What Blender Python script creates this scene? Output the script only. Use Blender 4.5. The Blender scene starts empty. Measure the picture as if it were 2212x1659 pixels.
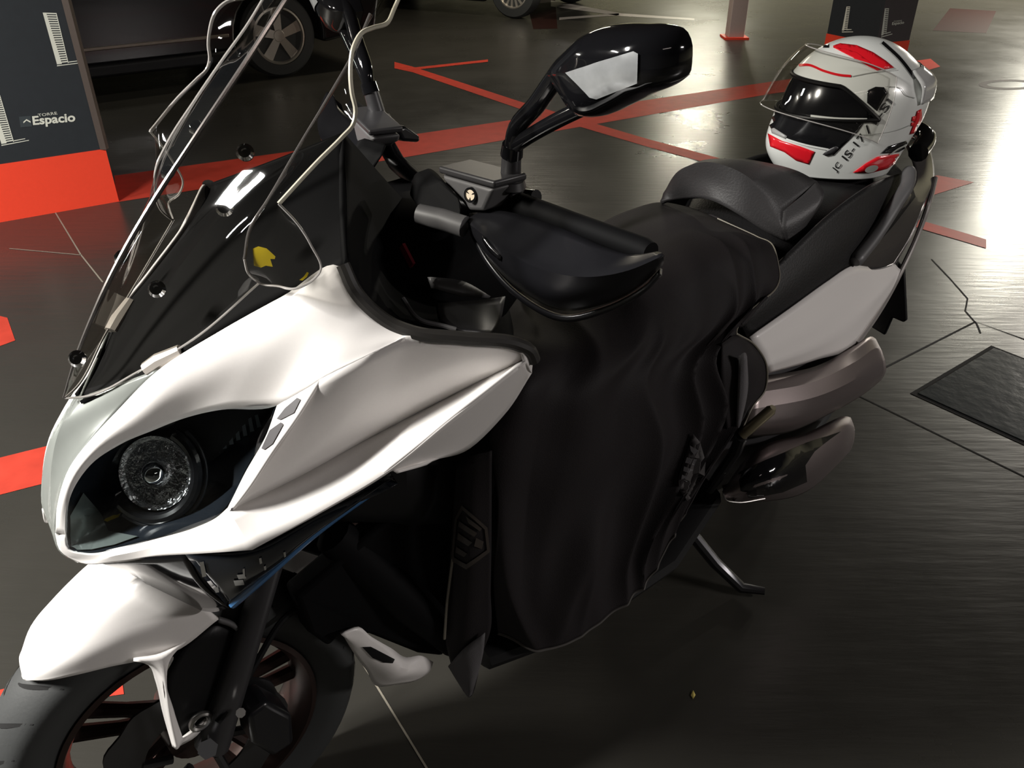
import bpy, bmesh, math, random
from math import sin, cos, pi, radians, sqrt, atan2
from mathutils import Vector, Matrix
from mathutils.bvhtree import BVHTree
random.seed(7)
S = bpy.context.scene
COL = S.collection

# ------------------------------------------------------------------ camera
W, H, F = 2212, 1659, 1789.0
PITCH, CAMH = radians(31.5), 1.4
cd = bpy.data.cameras.new('camera'); cam = bpy.data.objects.new('camera', cd); COL.objects.link(cam)
cd.sensor_fit = 'HORIZONTAL'; cd.sensor_width = 36.0; cd.lens = F / W * 36.0
cd.clip_start = 0.02; cd.clip_end = 200
cam.location = (0, 0, CAMH); cam.rotation_euler = (pi / 2 - PITCH, 0, 0)
S.camera = cam

# ------------------------------------------------------------------ exposure and world
S.view_settings.view_transform = 'Standard'; S.view_settings.look = 'None'
S.view_settings.gamma = 1.0; S.view_settings.exposure = 0.0
S.view_settings.use_curve_mapping = False
S.display_settings.display_device = 'sRGB'
wd = bpy.data.worlds.new('world'); S.world = wd; wd.use_nodes = True
bg = wd.node_tree.nodes['Background']; bg.inputs[0].default_value = (0.9, 0.95, 1.0, 1); bg.inputs[1].default_value = 0.012

# ------------------------------------------------------------------ lamps (each sits in a ceiling fitting built further down)
LAMPS = [  # x, y, angle, length, width, watts, colour
    (-2.65, 0.25, 35, 1.2, 0.16, 350, (1.0, 0.97, 0.92)),
    (-4.2, 0.9, 35, 1.2, 0.16, 120, (1.0, 0.96, 0.90)),  # added fitting out of view, lights the left pillar and scooter nose
    (1.55, -1.7, 35, 1.2, 0.16, 4, (1.0, 0.86, 0.80)),
    (-6.5, 4.2, 35, 1.2, 0.16, 170, (1.0, 0.96, 0.88)),
    (-0.2, 8.3, 35, 1.2, 0.16, 65, (1.0, 0.90, 0.72)),
    (7.2, 9.3, 35, 1.2, 0.16, 420, (1.0, 0.93, 0.82)),
    (3.4, 16.0, 35, 1.2, 0.16, 190, (1.0, 0.95, 0.75)),
    (5.1, -0.2, 35, 1.2, 0.16, 235, (1.0, 0.94, 0.91)),
    (7.6, 12.0, 35, 1.2, 0.16, 520, (1.0, 0.95, 0.80)),
]
CEIL = 2.75
for i, (x, y, a, l, w, e, c) in enumerate(LAMPS):
    ld = bpy.data.lights.new('lamp', 'AREA'); ld.shape = 'RECTANGLE'; ld.size = l; ld.size_y = w
    ld.energy = e; ld.color = c
    lo = bpy.data.objects.new('lamp', ld); COL.objects.link(lo)
    lo.location = (x, y, CEIL - 0.105); lo.rotation_euler = (0, 0, radians(a))

# ------------------------------------------------------------------ picture -> place helpers
C0 = Vector((0, 0, CAMH))
def ray(u, v):
    x = (u - W / 2) / F; y = -(v - H / 2) / F
    return Vector((x, cos(PITCH) + y * sin(PITCH), -sin(PITCH) + y * cos(PITCH)))
def onfloor(u, v, z=0.0):
    d = ray(u, v); t = (z - CAMH) / d.z
    return C0 + d * t
YAW = radians(220)
BO = Vector((-0.51, 0.84, 0))
MB2W = Matrix.Translation(BO) @ Matrix.Rotation(YAW, 4, 'Z')     # scooter frame: x forward, y to its left, z up
MW2B = MB2W.inverted()
CB = MW2B @ C0
def rayb(u, v): return MW2B.to_3x3() @ ray(u, v)
def Q(u, v, y):
    d = rayb(u, v); return CB + d * ((y - CB.y) / d.y)
def QX(u, v, x):
    d = rayb(u, v); return CB + d * ((x - CB.x) / d.x)
def QZ(u, v, z):
    d = rayb(u, v); return CB + d * ((z - CB.z) / d.z)
def QQ(l): return [Q(*p) for p in l]
def mirror(p): return Vector((p.x, -p.y, p.z))

# ------------------------------------------------------------------ materials
def mat(name, col, rough=0.5, metal=0.0, coat=0.0, spec=0.5, bump=0.0, scale=60, var=0.06, emit=None, sheen=0.0):
    m = bpy.data.materials.new(name); m.use_nodes = True
    nt = m.node_tree; b = nt.nodes['Principled BSDF']
    b.inputs['Roughness'].default_value = rough; b.inputs['Metallic'].default_value = metal
    b.inputs['Coat Weight'].default_value = coat; b.inputs['Coat Roughness'].default_value = 0.05
    b.inputs['Specular IOR Level'].default_value = spec
    if sheen: b.inputs['Sheen Weight'].default_value = sheen
    tc = nt.nodes.new('ShaderNodeTexCoord'); nz = nt.nodes.new('ShaderNodeTexNoise')
    nz.inputs['Scale'].default_value = scale; nz.inputs['Detail'].default_value = 4
    nt.links.new(tc.outputs['Object'], nz.inputs['Vector'])
    mx = nt.nodes.new('ShaderNodeMix'); mx.data_type = 'RGBA'
    mx.inputs[6].default_value = (*[c * (1 - var) for c in col], 1); mx.inputs[7].default_value = (*[min(1, c * (1 + var)) for c in col], 1)
    nt.links.new(nz.outputs['Fac'], mx.inputs[0]); nt.links.new(mx.outputs[2], b.inputs['Base Color'])
    if bump:
        bp = nt.nodes.new('ShaderNodeBump'); bp.inputs['Strength'].default_value = bump; bp.inputs['Distance'].default_value = 0.002
        nt.links.new(nz.outputs['Fac'], bp.inputs['Height']); nt.links.new(bp.outputs['Normal'], b.inputs['Normal'])
    if emit:
        b.inputs['Emission Color'].default_value = (*emit[0], 1); b.inputs['Emission Strength'].default_value = emit[1]
    return m
def clear(name, tint, ior=1.45, rough=0.02):
    m = bpy.data.materials.new(name); m.use_nodes = True
    nt = m.node_tree; nt.nodes.clear()
    o = nt.nodes.new('ShaderNodeOutputMaterial'); t = nt.nodes.new('ShaderNodeBsdfTransparent'); g = nt.nodes.new('ShaderNodeBsdfGlossy')
    f = nt.nodes.new('ShaderNodeFresnel'); x = nt.nodes.new('ShaderNodeMixShader')
    t.inputs[0].default_value = (*tint, 1); g.inputs['Roughness'].default_value = rough; 
    ge = nt.nodes.new('ShaderNodeNewGeometry'); ma = nt.nodes.new('ShaderNodeMath'); ma.operation = 'MULTIPLY_ADD'
    ma.inputs[1].default_value = 1 / ior - ior; ma.inputs[2].default_value = ior
    nt.links.new(ge.outputs['Backfacing'], ma.inputs[0]); nt.links.new(ma.outputs[0], f.inputs[0])
    nt.links.new(f.outputs[0], x.inputs[0]); nt.links.new(t.outputs[0], x.inputs[1]); nt.links.new(g.outputs[0], x.inputs[2])
    nt.links.new(x.outputs[0], o.inputs[0])
    return m
WHITE = mat('white_paint', (0.86, 0.83, 0.805), 0.38, coat=0.25, scale=300, var=0.02)
BLK = mat('black_plastic', (0.007, 0.007, 0.0075), 0.45, spec=0.25, scale=400)
MATTE = mat('matte_black', (0.004, 0.004, 0.0045), 0.7, spec=0.1, scale=400)
BLKS = mat('satin_black_plastic', (0.010, 0.010, 0.012), 0.3, scale=400)
GLOSS = mat('gloss_black', (0.006, 0.006, 0.007), 0.08, coat=0.5)
RUBBER = mat('tyre_rubber', (0.035, 0.037, 0.037), 0.6, bump=0.1, scale=200)
GREYP = mat('grey_plastic', (0.10, 0.098, 0.10), 0.45, scale=300)
DGREY = mat('dark_grey_plastic', (0.035, 0.034, 0.036), 0.4, scale=300)
VENTG = mat('vent_grey', (0.075, 0.072, 0.075), 0.5)
CASE = mat('brown_grey_satin_casing', (0.26, 0.22, 0.215), 0.38, metal=0.75, scale=300)
STEEL = mat('bare_steel', (0.55, 0.54, 0.52), 0.3, metal=1.0)
DSTEEL = mat('dark_steel', (0.10, 0.10, 0.105), 0.35, metal=0.9)
CHROME = mat('chrome', (0.85, 0.86, 0.88), 0.06, metal=1.0, var=0.02)
BRONZE = mat('bronze_rim', (0.045, 0.028, 0.024), 0.35, metal=0.6)
CLOTH = mat('black_nylon', (0.019, 0.0165, 0.0175), 0.65, spec=0.15, bump=0.25, scale=500)
CLOTH2 = mat('grey_lining', (0.10, 0.095, 0.10), 0.7, bump=0.25, scale=500)
PIPING = mat('grey_piping', (0.22, 0.20, 0.16), 0.6)
LEATH = mat('black_vinyl', (0.009, 0.0085, 0.009), 0.5, spec=0.3, bump=0.3, scale=250)
PAD = mat('grey_vinyl_pad', (0.040, 0.038, 0.039), 0.5, bump=0.3, scale=250)
SCREEN = clear('smoked_acrylic', (0.70, 0.69, 0.66), 1.42, 0.03)
LENS = clear('clear_lens', (0.88, 0.92, 0.93), 1.5, 0.02)
DLENS = clear('dark_lens', (0.35, 0.38, 0.42), 1.5, 0.03)
VISOR = clear('clear_visor', (0.86, 0.85, 0.82), 1.4, 0.02)
EDGE = mat('lit_acrylic_edge', (0.55, 0.52, 0.42), 0.35)  # light caught in the near screen edge, put into its pale colour
YELLOW = mat('yellow_vinyl', (0.72, 0.55, 0.02), 0.5)
REDP = mat('red_paint', (0.80, 0.055, 0.022), 0.45, var=0.05)
REDF = mat('red_floor_paint', (0.40, 0.042, 0.026), 0.45, spec=0.1, var=0.25, scale=14)
DRED = mat('dull_red_floor', (0.018, 0.006, 0.0045), 0.6, spec=0.1, var=0.3, scale=14)
WFLOOR = mat('worn_white_floor_paint', (0.42, 0.38, 0.35), 0.4, var=0.2, scale=14)
HRED = mat('helmet_red', (0.72, 0.012, 0.022), 0.25, coat=0.5, var=0.03)
HWHITE = mat('helmet_white', (0.74, 0.76, 0.73), 0.25, coat=0.5, var=0.02)
HBLK = mat('helmet_black', (0.008, 0.008, 0.009), 0.15, coat=0.5)
LETTER = mat('black_lettering', (0.02, 0.02, 0.02), 0.4)
PALE = mat('pale_print', (0.62, 0.63, 0.55), 0.6)
NAVY = mat('navy_pillar_paint', (0.016, 0.020, 0.024), 0.5, var=0.15, scale=30)
MAUVE = mat('mauve_grey_pillar_paint', (0.06, 0.05, 0.052), 0.6, var=0.1, scale=20)
CARP = mat('black_car_paint', (0.005, 0.005, 0.006), 0.2, coat=0.3)
ALLOY = mat('silver_alloy', (0.60, 0.56, 0.50), 0.35, metal=0.7)
BLUE = mat('blue_tinted_edge', (0.05, 0.16, 0.36), 0.2, coat=0.8)

# ------------------------------------------------------------------ mesh helpers
def cr(p0, p1, p2, p3, t):
    return 0.5 * ((2 * p1) + (p2 - p0) * t + (2 * p0 - 5 * p1 + 4 * p2 - p3) * t * t + (3 * p1 - p0 - 3 * p2 + p3) * t ** 3)
def spline(P, n, D=None):
    """n points along a curve through P, spaced by chord length (or by the given stations)"""
    P = [Vector(p) for p in P]
    if len(P) == 1: return [P[0].copy() for _ in range(n)]
    if len(P) == 2: return [P[0].lerp(P[1], i / (n - 1)) for i in range(n)]
    d = [0]
    for a, b in zip(P, P[1:]): d.append(d[-1] + max((b - a).length, 1e-6))
    if D: d = D
    out = []
    for i in range(n):
        s = d[-1] * i / (n - 1); k = 0
        while k < len(P) - 2 and s > d[k + 1]: k += 1
        t = (s - d[k]) / (d[k + 1] - d[k])
        h = d[k + 1] - d[k]
        def tan(j):
            if j == 0: return (P[1] - P[0]) / (d[1] - d[0])
            if j == len(P) - 1: return (P[-1] - P[-2]) / (d[-1] - d[-2])
            a = (P[j] - P[j - 1]) / (d[j] - d[j - 1]); b = (P[j + 1] - P[j]) / (d[j + 1] - d[j])
            w = (d[j] - d[j - 1]) / (d[j + 1] - d[j - 1])
            return a * (1 - w) + b * w
        m0, m1 = tan(k) * h, tan(k + 1) * h
        t2, t3 = t * t, t ** 3
        out.append(P[k] * (2 * t3 - 3 * t2 + 1) + m0 * (t3 - 2 * t2 + t) + P[k + 1] * (-2 * t3 + 3 * t2) + m1 * (t3 - t2))
    return out
class MB:
    def __init__(s): s.v = []; s.f = []
    def add(s, v, f):
        o = len(s.v); s.v += [Vector(p) for p in v]; s.f += [tuple(i + o for i in q) for q in f]
        return s
    def grid(s, rows, closed_u=False, closed_v=False):
        n = len(rows[0]); m = len(rows); v = [p for r in rows for p in r]; f = []
        for i in range(m if closed_v else m - 1):
            for j in range(n if closed_u else n - 1):
                a = i * n + j; b = i * n + (j + 1) % n; c = ((i + 1) % m) * n + (j + 1) % n; d = ((i + 1) % m) * n + j
                f.append((a, b, c, d))
        return s.add(v, f)
    def patch(s, rows, nu=24, nv=4, smooth=True, look=None, paired=False):
        """surface through rows of points; each row is resampled to nu points, nv steps between rows; faces turned to face 'look'"""
        D = None
        if paired:
            D = [0]
            for j in range(len(rows[0]) - 1): D.append(D[-1] + sum((Vector(r[j + 1]) - Vector(r[j])).length for r in rows) / len(rows))
        R = [spline(r, nu, D) for r in rows]
        nr = (len(R) - 1) * nv + 1
        cols = []
        for j in range(nu):
            c = [r[j] for r in R]
            if smooth and len(c) > 2: cols.append(spline(c, nr))
            else:
                o = []
                for a, b in zip(c, c[1:]): o += [a.lerp(b, k / nv) for k in range(nv)]
                cols.append(o + [c[-1]])
        g = [[cols[j][i] for j in range(nu)] for i in range(nr)]
        t = MB().grid(g)
        look = CB if look is None else look
        sm = 0
        for q in t.f:
            a, b, c, d = [t.v[i] for i in q]
            nrm = (c - a).cross(d - b); sm += nrm.dot(look - (a + b + c + d) / 4)
        if sm < 0: t.f = [q[::-1] for q in t.f]
        return s.add(t.v, t.f)
    def tube(s, P, r, seg=12, caps=True, flat=1.0):
        P = [Vector(p) for p in P]; n = len(P)
        R = r if isinstance(r, (list, tuple)) else [r] * n
        up = Vector((0, 0, 1)); rows = []
        t0 = (P[1] - P[0]).normalized()
        u = t0.cross(up)
        if u.length < 1e-3: u = t0.cross(Vector((1, 0, 0)))
        u.normalize()
        for i in range(n):
            t = (P[min(i + 1, n - 1)] - P[max(i - 1, 0)]).normalized()
            u = (u - t * u.dot(t)).normalized(); w = t.cross(u)
            rows.append([P[i] + (u * cos(2 * pi * k / seg) + w * sin(2 * pi * k / seg) * flat) * R[i] for k in range(seg)])
        o = len(s.v); s.grid(rows, closed_u=True)
        if caps:
            s.f.append(tuple(o + k for k in range(seg))[::-1]); s.f.append(tuple(o + (n - 1) * seg + k for k in range(seg)))
        return s
    def lathe(s, prof, M=None, seg=32, closed=False):
        """profile of (radius, height) about local z"""
        rows = [[Vector((r * cos(2 * pi * k / seg), r * sin(2 * pi * k / seg), h)) for k in range(seg)] for r, h in prof]
        t = MB().grid(rows, closed_u=True, closed_v=closed)
        if not closed:
            if prof[0][0] > 1e-5: t.f.append(tuple(range(seg))[::-1])
            if prof[-1][0] > 1e-5: t.f.append(tuple((len(prof) - 1) * seg + k for k in range(seg)))
        if M: t.v = [M @ p for p in t.v]
        return s.add(t.v, t.f)
    def box(s, c, d, M=None):
        x, y, z = d[0] / 2, d[1] / 2, d[2] / 2
        v = [Vector(c) + Vector(p) for p in [(-x, -y, -z), (x, -y, -z), (x, y, -z), (-x, y, -z), (-x, -y, z), (x, -y, z), (x, y, z), (-x, y, z)]]
        if M: v = [M @ p for p in v]
        return s.add(v, [(0, 3, 2, 1), (4, 5, 6, 7), (0, 1, 5, 4), (1, 2, 6, 5), (2, 3, 7, 6), (3, 0, 4, 7)])
    def prism(s, poly, off):
        """closed outline (3D points) pushed along a vector"""
        n = len(poly); off = Vector(off)
        v = [Vector(p) for p in poly] + [Vector(p) + off for p in poly]
        f = [tuple(range(n))[::-1], tuple(range(n, 2 * n))] + [(i, (i + 1) % n, n + (i + 1) % n, n + i) for i in range(n)]
        return s.add(v, f)
    def xf(s, M): s.v = [M @ p for p in s.v]; return s
    def mirrored(s):
        t = MB(); t.v = [mirror(p) for p in s.v]; t.f = [q[::-1] for q in s.f]; return t
    def build(s, name, m, parent=None, solid=0.0, bevel=0.0, sharp=35, recalc=False, sub=0):
        me = bpy.data.meshes.new(name); me.from_pydata([tuple(p) for p in s.v], [], s.f)
        bm = bmesh.new(); bm.from_mesh(me)
        bmesh.ops.remove_doubles(bm, verts=bm.verts, dist=1e-5)
        if recalc: bmesh.ops.recalc_face_normals(bm, faces=bm.faces)
        bm.to_mesh(me); bm.free()
        me.materials.append(m)
        for p in me.polygons: p.use_smooth = True
        me.set_sharp_from_angle(angle=radians(sharp))
        o = bpy.data.objects.new(name, me); COL.objects.link(o)
        if parent: o.parent = parent
        if solid:
            d = o.modifiers.new('thickness', 'SOLIDIFY'); d.thickness = solid; d.offset = -1; d.use_rim = True
        if bevel:
            d = o.modifiers.new('bevel', 'BEVEL'); d.width = bevel; d.segments = 3; d.limit_method = 'ANGLE'; d.angle_limit = radians(30)
        if sub:
            d = o.modifiers.new('subdivision', 'SUBSURF'); d.levels = sub; d.render_levels = sub
        return o
def thing(name, label, cat, M=None, group=None):
    o = bpy.data.objects.new(name, None); COL.objects.link(o)
    if M is not None: o.matrix_world = M
    o['label'] = label; o['category'] = cat
    if group: o['group'] = group
    o.empty_display_size = 0.1
    return o
def tag(o, label, cat, group=None):
    o['label'] = label; o['category'] = cat
    if group: o['group'] = group
    return o
def struct(o): o['kind'] = 'structure'; return o
def bvh(mb): return BVHTree.FromPolygons([tuple(p) for p in mb.v], mb.f)
def fillpoly(P, step):
    """triangulated, refined filling of a 2D outline -> list of 2D verts, faces"""
    bm = bmesh.new(); vs = []
    n = len(P)
    for i in range(n):
        a, b = Vector((*P[i], 0)), Vector((*P[(i + 1) % n], 0)); k = max(1, int((b - a).length / step))
        for j in range(k): vs.append(bm.verts.new(a.lerp(b, j / k)))
    f = bm.faces.new(vs); bmesh.ops.triangulate(bm, faces=[f])
    for it in range(6):
        bm.edges.ensure_lookup_table()
        L = [e for e in bm.edges if e.calc_length() > step * 1.6 and not e.is_boundary]
        if not L: break
        bmesh.ops.subdivide_edges(bm, edges=L, cuts=1); bmesh.ops.triangulate(bm, faces=bm.faces)
    bm.verts.index_update()
    v = [(p.co.x, p.co.y) for p in bm.verts]; fc = [tuple(q.index for q in g.verts) for g in bm.faces]
    bm.free(); return v, fc
def stick(tree, v2, faces, org, rfun, off):
    """lay a flat drawing on a surface; returns MB"""
    pts = []; ok = []
    for (u, v) in v2:
        d = rfun(u, v).normalized(); h = tree.ray_cast(org, d)
        if h[0] is None: pts.append(Vector((0, 0, 0))); ok.append(False)
        else:
            nr = h[1]
            if nr.dot(d) > 0: nr = -nr
            pts.append(h[0] + nr * off); ok.append(True)
    t = MB(); keep = [q for q in faces if all(ok[i] for i in q)]
    t.add(pts, keep)
    sm = 0; c = org
    for q in t.f:
        a, b, e = [t.v[i] for i in q[:3]]; sm += (b - a).cross(e - a).dot(c - a)
    if sm < 0: t.f = [q[::-1] for q in t.f]
    used = sorted({i for q in t.f for i in q}); mp = {k: i for i, k in enumerate(used)}
    t.v = [t.v[k] for k in used]; t.f = [tuple(mp[i] for i in q) for q in t.f]
    return t
def text2d(txt, bold=0.0, res=3):
    cu = bpy.data.curves.new('t', 'FONT'); cu.body = txt; cu.size = 1; cu.offset = bold; cu.resolution_u = res; cu.fill_mode = 'FRONT'
    o = bpy.data.objects.new('t', cu); COL.objects.link(o)
    dg = bpy.context.evaluated_depsgraph_get(); me = bpy.data.meshes.new_from_object(o.evaluated_get(dg))
    v = [(p.co.x, p.co.y) for p in me.vertices]; f = [tuple(p.vertices) for p in me.polygons]
    bpy.data.objects.remove(o); bpy.data.meshes.remove(me); bpy.data.curves.remove(cu)
    x0 = min(p[0] for p in v); x1 = max(p[0] for p in v); y0 = min(p[1] for p in v); y1 = max(p[1] for p in v)
    return [((p[0] - x0) / (x1 - x0), (p[1] - y0) / (y1 - y0)) for p in v], f
def textpx(txt, p0, px, py, bold=0.02):
    """letters in picture points: p0 = lower left, px = end of baseline, py = top of left side"""
    v, f = text2d(txt, bold)
    return [(p0[0] + a * (px[0] - p0[0]) + b * (py[0] - p0[0]), p0[1] + a * (px[1] - p0[1]) + b * (py[1] - p0[1])) for a, b in v], f

# ================================================================== THE SETTING
def floor_material():
    m = bpy.data.materials.new('polished_concrete'); m.use_nodes = True
    nt = m.node_tree; b = nt.nodes['Principled BSDF']; N = nt.nodes.new; L = nt.links.new
    tc = N('ShaderNodeTexCoord'); n1 = N('ShaderNodeTexNoise'); n2 = N('ShaderNodeTexNoise'); mp = N('ShaderNodeMapping')
    n1.inputs['Scale'].default_value = 1.3; n1.inputs['Detail'].default_value = 8; n1.inputs['Roughness'].default_value = 0.65
    mp.inputs['Scale'].default_value = (3, 22, 1); mp.inputs['Rotation'].default_value = (0, 0, radians(8))
    n2.inputs['Scale'].default_value = 1.6; n2.inputs['Detail'].default_value = 6
    L(tc.outputs['Object'], n1.inputs['Vector']); L(tc.outputs['Object'], mp.inputs['Vector']); L(mp.outputs[0], n2.inputs['Vector'])
    mx = N('ShaderNodeMix'); mx.data_type = 'RGBA'
    mx.inputs[6].default_value = (0.024, 0.0235, 0.020, 1); mx.inputs[7].default_value = (0.039, 0.036, 0.031, 1)
    L(n1.outputs['Fac'], mx.inputs[0]); L(mx.outputs[2], b.inputs['Base Color'])
    mr = N('ShaderNodeMapRange'); mr.inputs[1].default_value = 0.3; mr.inputs[2].default_value = 0.7
    mr.inputs[3].default_value = 0.25; mr.inputs[4].default_value = 0.34
    L(n1.outputs['Fac'], mr.inputs[0]); L(mr.outputs[0], b.inputs['Roughness'])
    bp = N('ShaderNodeBump'); bp.inputs['Strength'].default_value = 0.12; bp.inputs['Distance'].default_value = 0.01
    L(n2.outputs['Fac'], bp.inputs['Height']); L(bp.outputs['Normal'], b.inputs['Normal'])
    return m
FLOORM = floor_material()
X0, X1, Y0, Y1 = -11.0, 13.0, -6.0, 19.0
floor = struct(MB().box(((X0 + X1) / 2, (Y0 + Y1) / 2, -0.06), (X1 - X0, Y1 - Y0, 0.12)).build('floor', FLOORM))
CEILM = mat('dark_concrete_ceiling', (0.035, 0.035, 0.033), 0.9, scale=3)
WALLM = mat('cream_garage_wall', (0.42, 0.40, 0.30), 0.8, scale=3)
DWALL = mat('dark_garage_wall', (0.05, 0.048, 0.045), 0.8, scale=3)
struct(MB().box(((X0 + X1) / 2, (Y0 + Y1) / 2, CEIL + 0.05), (X1 - X0, Y1 - Y0, 0.1)).build('ceiling', CEILM))
struct(MB().box(((X0 + X1) / 2, Y1 + 0.1, CEIL / 2), (X1 - X0 + 0.4, 0.2, CEIL)).build('wall_back', WALLM))
struct(MB().box((X0 - 0.1, (Y0 + Y1) / 2, CEIL / 2), (0.2, Y1 - Y0, CEIL)).build('wall_left', DWALL))
struct(MB().box((X1 + 0.1, (Y0 + Y1) / 2, CEIL / 2), (0.2, Y1 - Y0, CEIL)).build('wall_right', WALLM))
struct(MB().box(((X0 + X1) / 2, Y0 - 0.1, CEIL / 2), (X1 - X0 + 0.4, 0.2, CEIL)).build('wall_front', DWALL))
for (x, y, a, l, w, e, c) in LAMPS:
    M = Matrix.Translation((x, y, CEIL - 0.1)) @ Matrix.Rotation(radians(a), 4, 'Z')
    o = thing('ceiling_light', 'white ceiling light fitting with a long tube lamp', 'ceiling light', M, 'ceiling light fittings')
    MB().box((0, 0, 0.05), (l + 0.1, w + 0.06, 0.1)).build('housing', mat('white_enamel', (0.7, 0.7, 0.68), 0.4), o, bevel=0.01)

# floor paint, red patches, joints and cracks
def fpoly(px, z=0.0012):
    t = MB(); P = [onfloor(u, v) for u, v in px]
    t.v = [Vector((p.x, p.y, z)) for p in P]; t.f = [tuple(range(len(P)))]
    a = sum((P[i].x * P[(i + 1) % len(P)].y - P[(i + 1) % len(P)].x * P[i].y) for i in range(len(P)))
    if a < 0: t.f = [t.f[0][::-1]]
    return t
for px in [
    [(247, 380), (858, 296), (1664, 177), (2010, 127), (2031, 144), (1990, 156), (1664, 203), (858, 343), (253, 437)],
    [(-60, 1004), (130, 957), (2025, 379), (2104, 394), (2015, 422), (110, 1041), (-60, 1085)],
    [(-60, 1505), (41, 1481), (262, 1452), (268, 1500), (200, 1510), (0, 1556), (-60, 1570)],
    [(262, 1660), (292, 1596), (330, 1580), (352, 1660)],
    [(-60, 690), (0, 683), (16, 687), (33, 736), (0, 748), (-60, 760)],
    ]:
    struct(fpoly(px).build('painted_line', REDF, floor))
struct(fpoly([(852, 134), (890, 144), (1124, 220), (1400, 301), (1549, 341), (1993, 478), (2091, 506), (2130, 518), (2130, 537), (2091, 525), (1993, 496), (1504, 346), (1400, 318), (1124, 236), (890, 156), (852, 148)], 0.0018).build('painted_line', REDF, floor))
struct(fpoly([(880, 148), (1054, 129), (1054, 134), (880, 153)], 0.0024).build('painted_line', REDF, floor))
for px in [[(1190, 1), (1342, 29), (1500, 40), (1500, 44), (1342, 35), (1190, 14)], [(1208, 38), (1337, 29), (1337, 33), (1208, 43)]]:
    struct(fpoly(px, 0.0014).build('painted_line', WFLOOR, floor))
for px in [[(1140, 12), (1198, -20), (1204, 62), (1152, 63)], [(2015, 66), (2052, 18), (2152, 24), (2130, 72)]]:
    struct(fpoly(px).build('red_patch', DRED, floor))  # flat dull red shapes laid on the floor
ring = MB(); o_, i_ = [], []
for k in range(40):
    a = 2 * pi * k / 40
    p = onfloor(2180 + 66 * cos(a), 183 + 11 * sin(a)); q = onfloor(2180 + 48 * cos(a), 183 + 7 * sin(a))
    o_.append(Vector((p.x, p.y, 0.0013))); i_.append(Vector((q.x, q.y, 0.0013)))
ring.grid([i_, o_], closed_u=True); struct(ring.build('painted_ring', DRED, floor))
JOINT = mat('dark_floor_joint', (0.008, 0.008, 0.008), 0.9); PJOINT = mat('pale_floor_scratch', (0.22, 0.20, 0.16), 0.6)
def fline(px, w, m, name):
    t = MB(); P = [onfloor(*p) for p in px]; L, R = [], []
    for i, p in enumerate(P):
        d = (P[min(i + 1, len(P) - 1)] - P[max(0, i - 1)]); d.z = 0; d.normalize(); n = Vector((-d.y, d.x, 0)) * w / 2
        L.append(Vector((p.x, p.y, 0.001)) + n); R.append(Vector((p.x, p.y, 0.001)) - n)
    t.grid([L, R][::-1]); struct(t.build(name, m, floor))
fline([(1880, 810), (2107, 695), (2240, 743)], 0.007, JOINT, 'floor_joint')
fline([(1850, 853), (2240, 1043)], 0.005, JOINT, 'floor_joint')
fline([(2012, 560), (2050, 600), (2090, 645), (2085, 672), (2110, 700), (2118, 720)], 0.006, JOINT, 'floor_crack')
fline([(20, 537), (175, 551)], 0.006, PJOINT, 'floor_joint'); fline([(120, 460), (175, 551), (222, 610)], 0.006, PJOINT, 'floor_joint')
fline([(745, 1375), (800, 1460), (925, 1665)], 0.004, PJOINT, 'floor_joint')

# square access cover let into the floor
a, b = onfloor(1966, 850), onfloor(2141, 747); ab = b - a; n = Vector((ab.y, -ab.x, 0))
hatch = thing('access_cover', 'square dark glossy cover plate in the floor behind the scooter', 'floor cover', Matrix.Translation((a + b + n) / 2))
mid = (a + b + n) / 2
def sq(k, z): return [Vector((p.x, p.y, z)) for p in [(a - mid) * k, (b - mid) * k, (b + n - mid) * k, (a + n - mid) * k]]
MB().prism(sq(1.0, 0.0005)[::-1], (0, 0, 0.0008)).build('gap', JOINT, hatch, recalc=True)
PLATE = mat('wet_cover_plate', (0.035, 0.04, 0.042), 0.16, bump=0.6, scale=18)
MB().prism(sq(0.94, 0.0014)[::-1], (0, 0, 0.003)).build('plate', PLATE, hatch, bevel=0.002, recalc=True)
# little yellow leaf
lf = MB(); p = onfloor(1497, 1511)
lf.v = [Vector((0, 0.0, 0.0015)), Vector((0.006, 0.008, 0.004)), Vector((0.004, 0.02, 0.003)), Vector((-0.003, 0.009, 0.002))]; lf.f = [(0, 1, 2, 3)]
o = lf.build('leaf', mat('yellow_leaf', (0.62, 0.50, 0.12), 0.6), solid=0.0006); o.location = p
tag(o, 'tiny yellow leaf lying on the dark floor in front of the scooter', 'leaf')

# ------------------------------------------------------------------ pillars
class Plane:
    def __init__(s, p, n): s.p, s.n = p, n
    def __call__(s, u, v, off=0.0):
        d = ray(u, v); t = (s.p - C0).dot(s.n) / d.dot(s.n); return C0 + d * t + s.n * off
def plate_on(pl, px, m, name, parent, off=0.002, M=None):
    t = MB(); t.v = [M @ pl(u, v, off) for u, v in px]; t.f = [tuple(range(len(px)))]
    a, b, c = t.v[0], t.v[1], t.v[2]
    nr = sum(((t.v[i].cross(t.v[(i + 1) % len(t.v)])) for i in range(len(t.v))), Vector((0, 0, 0)))
    if nr.dot(M.to_3x3() @ pl.n) < 0: t.f = [t.f[0][::-1]]
    return t.build(name, m, parent)
def text_on(pl, txt, p0, px, py, m, parent, M, off=0.002, bold=0.02):
    v, f = textpx(txt, p0, px, py, bold); t = MB(); t.v = [M @ pl(a, b, off) for a, b in v]; t.f = f
    return t.build('lettering', m, parent)
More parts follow.
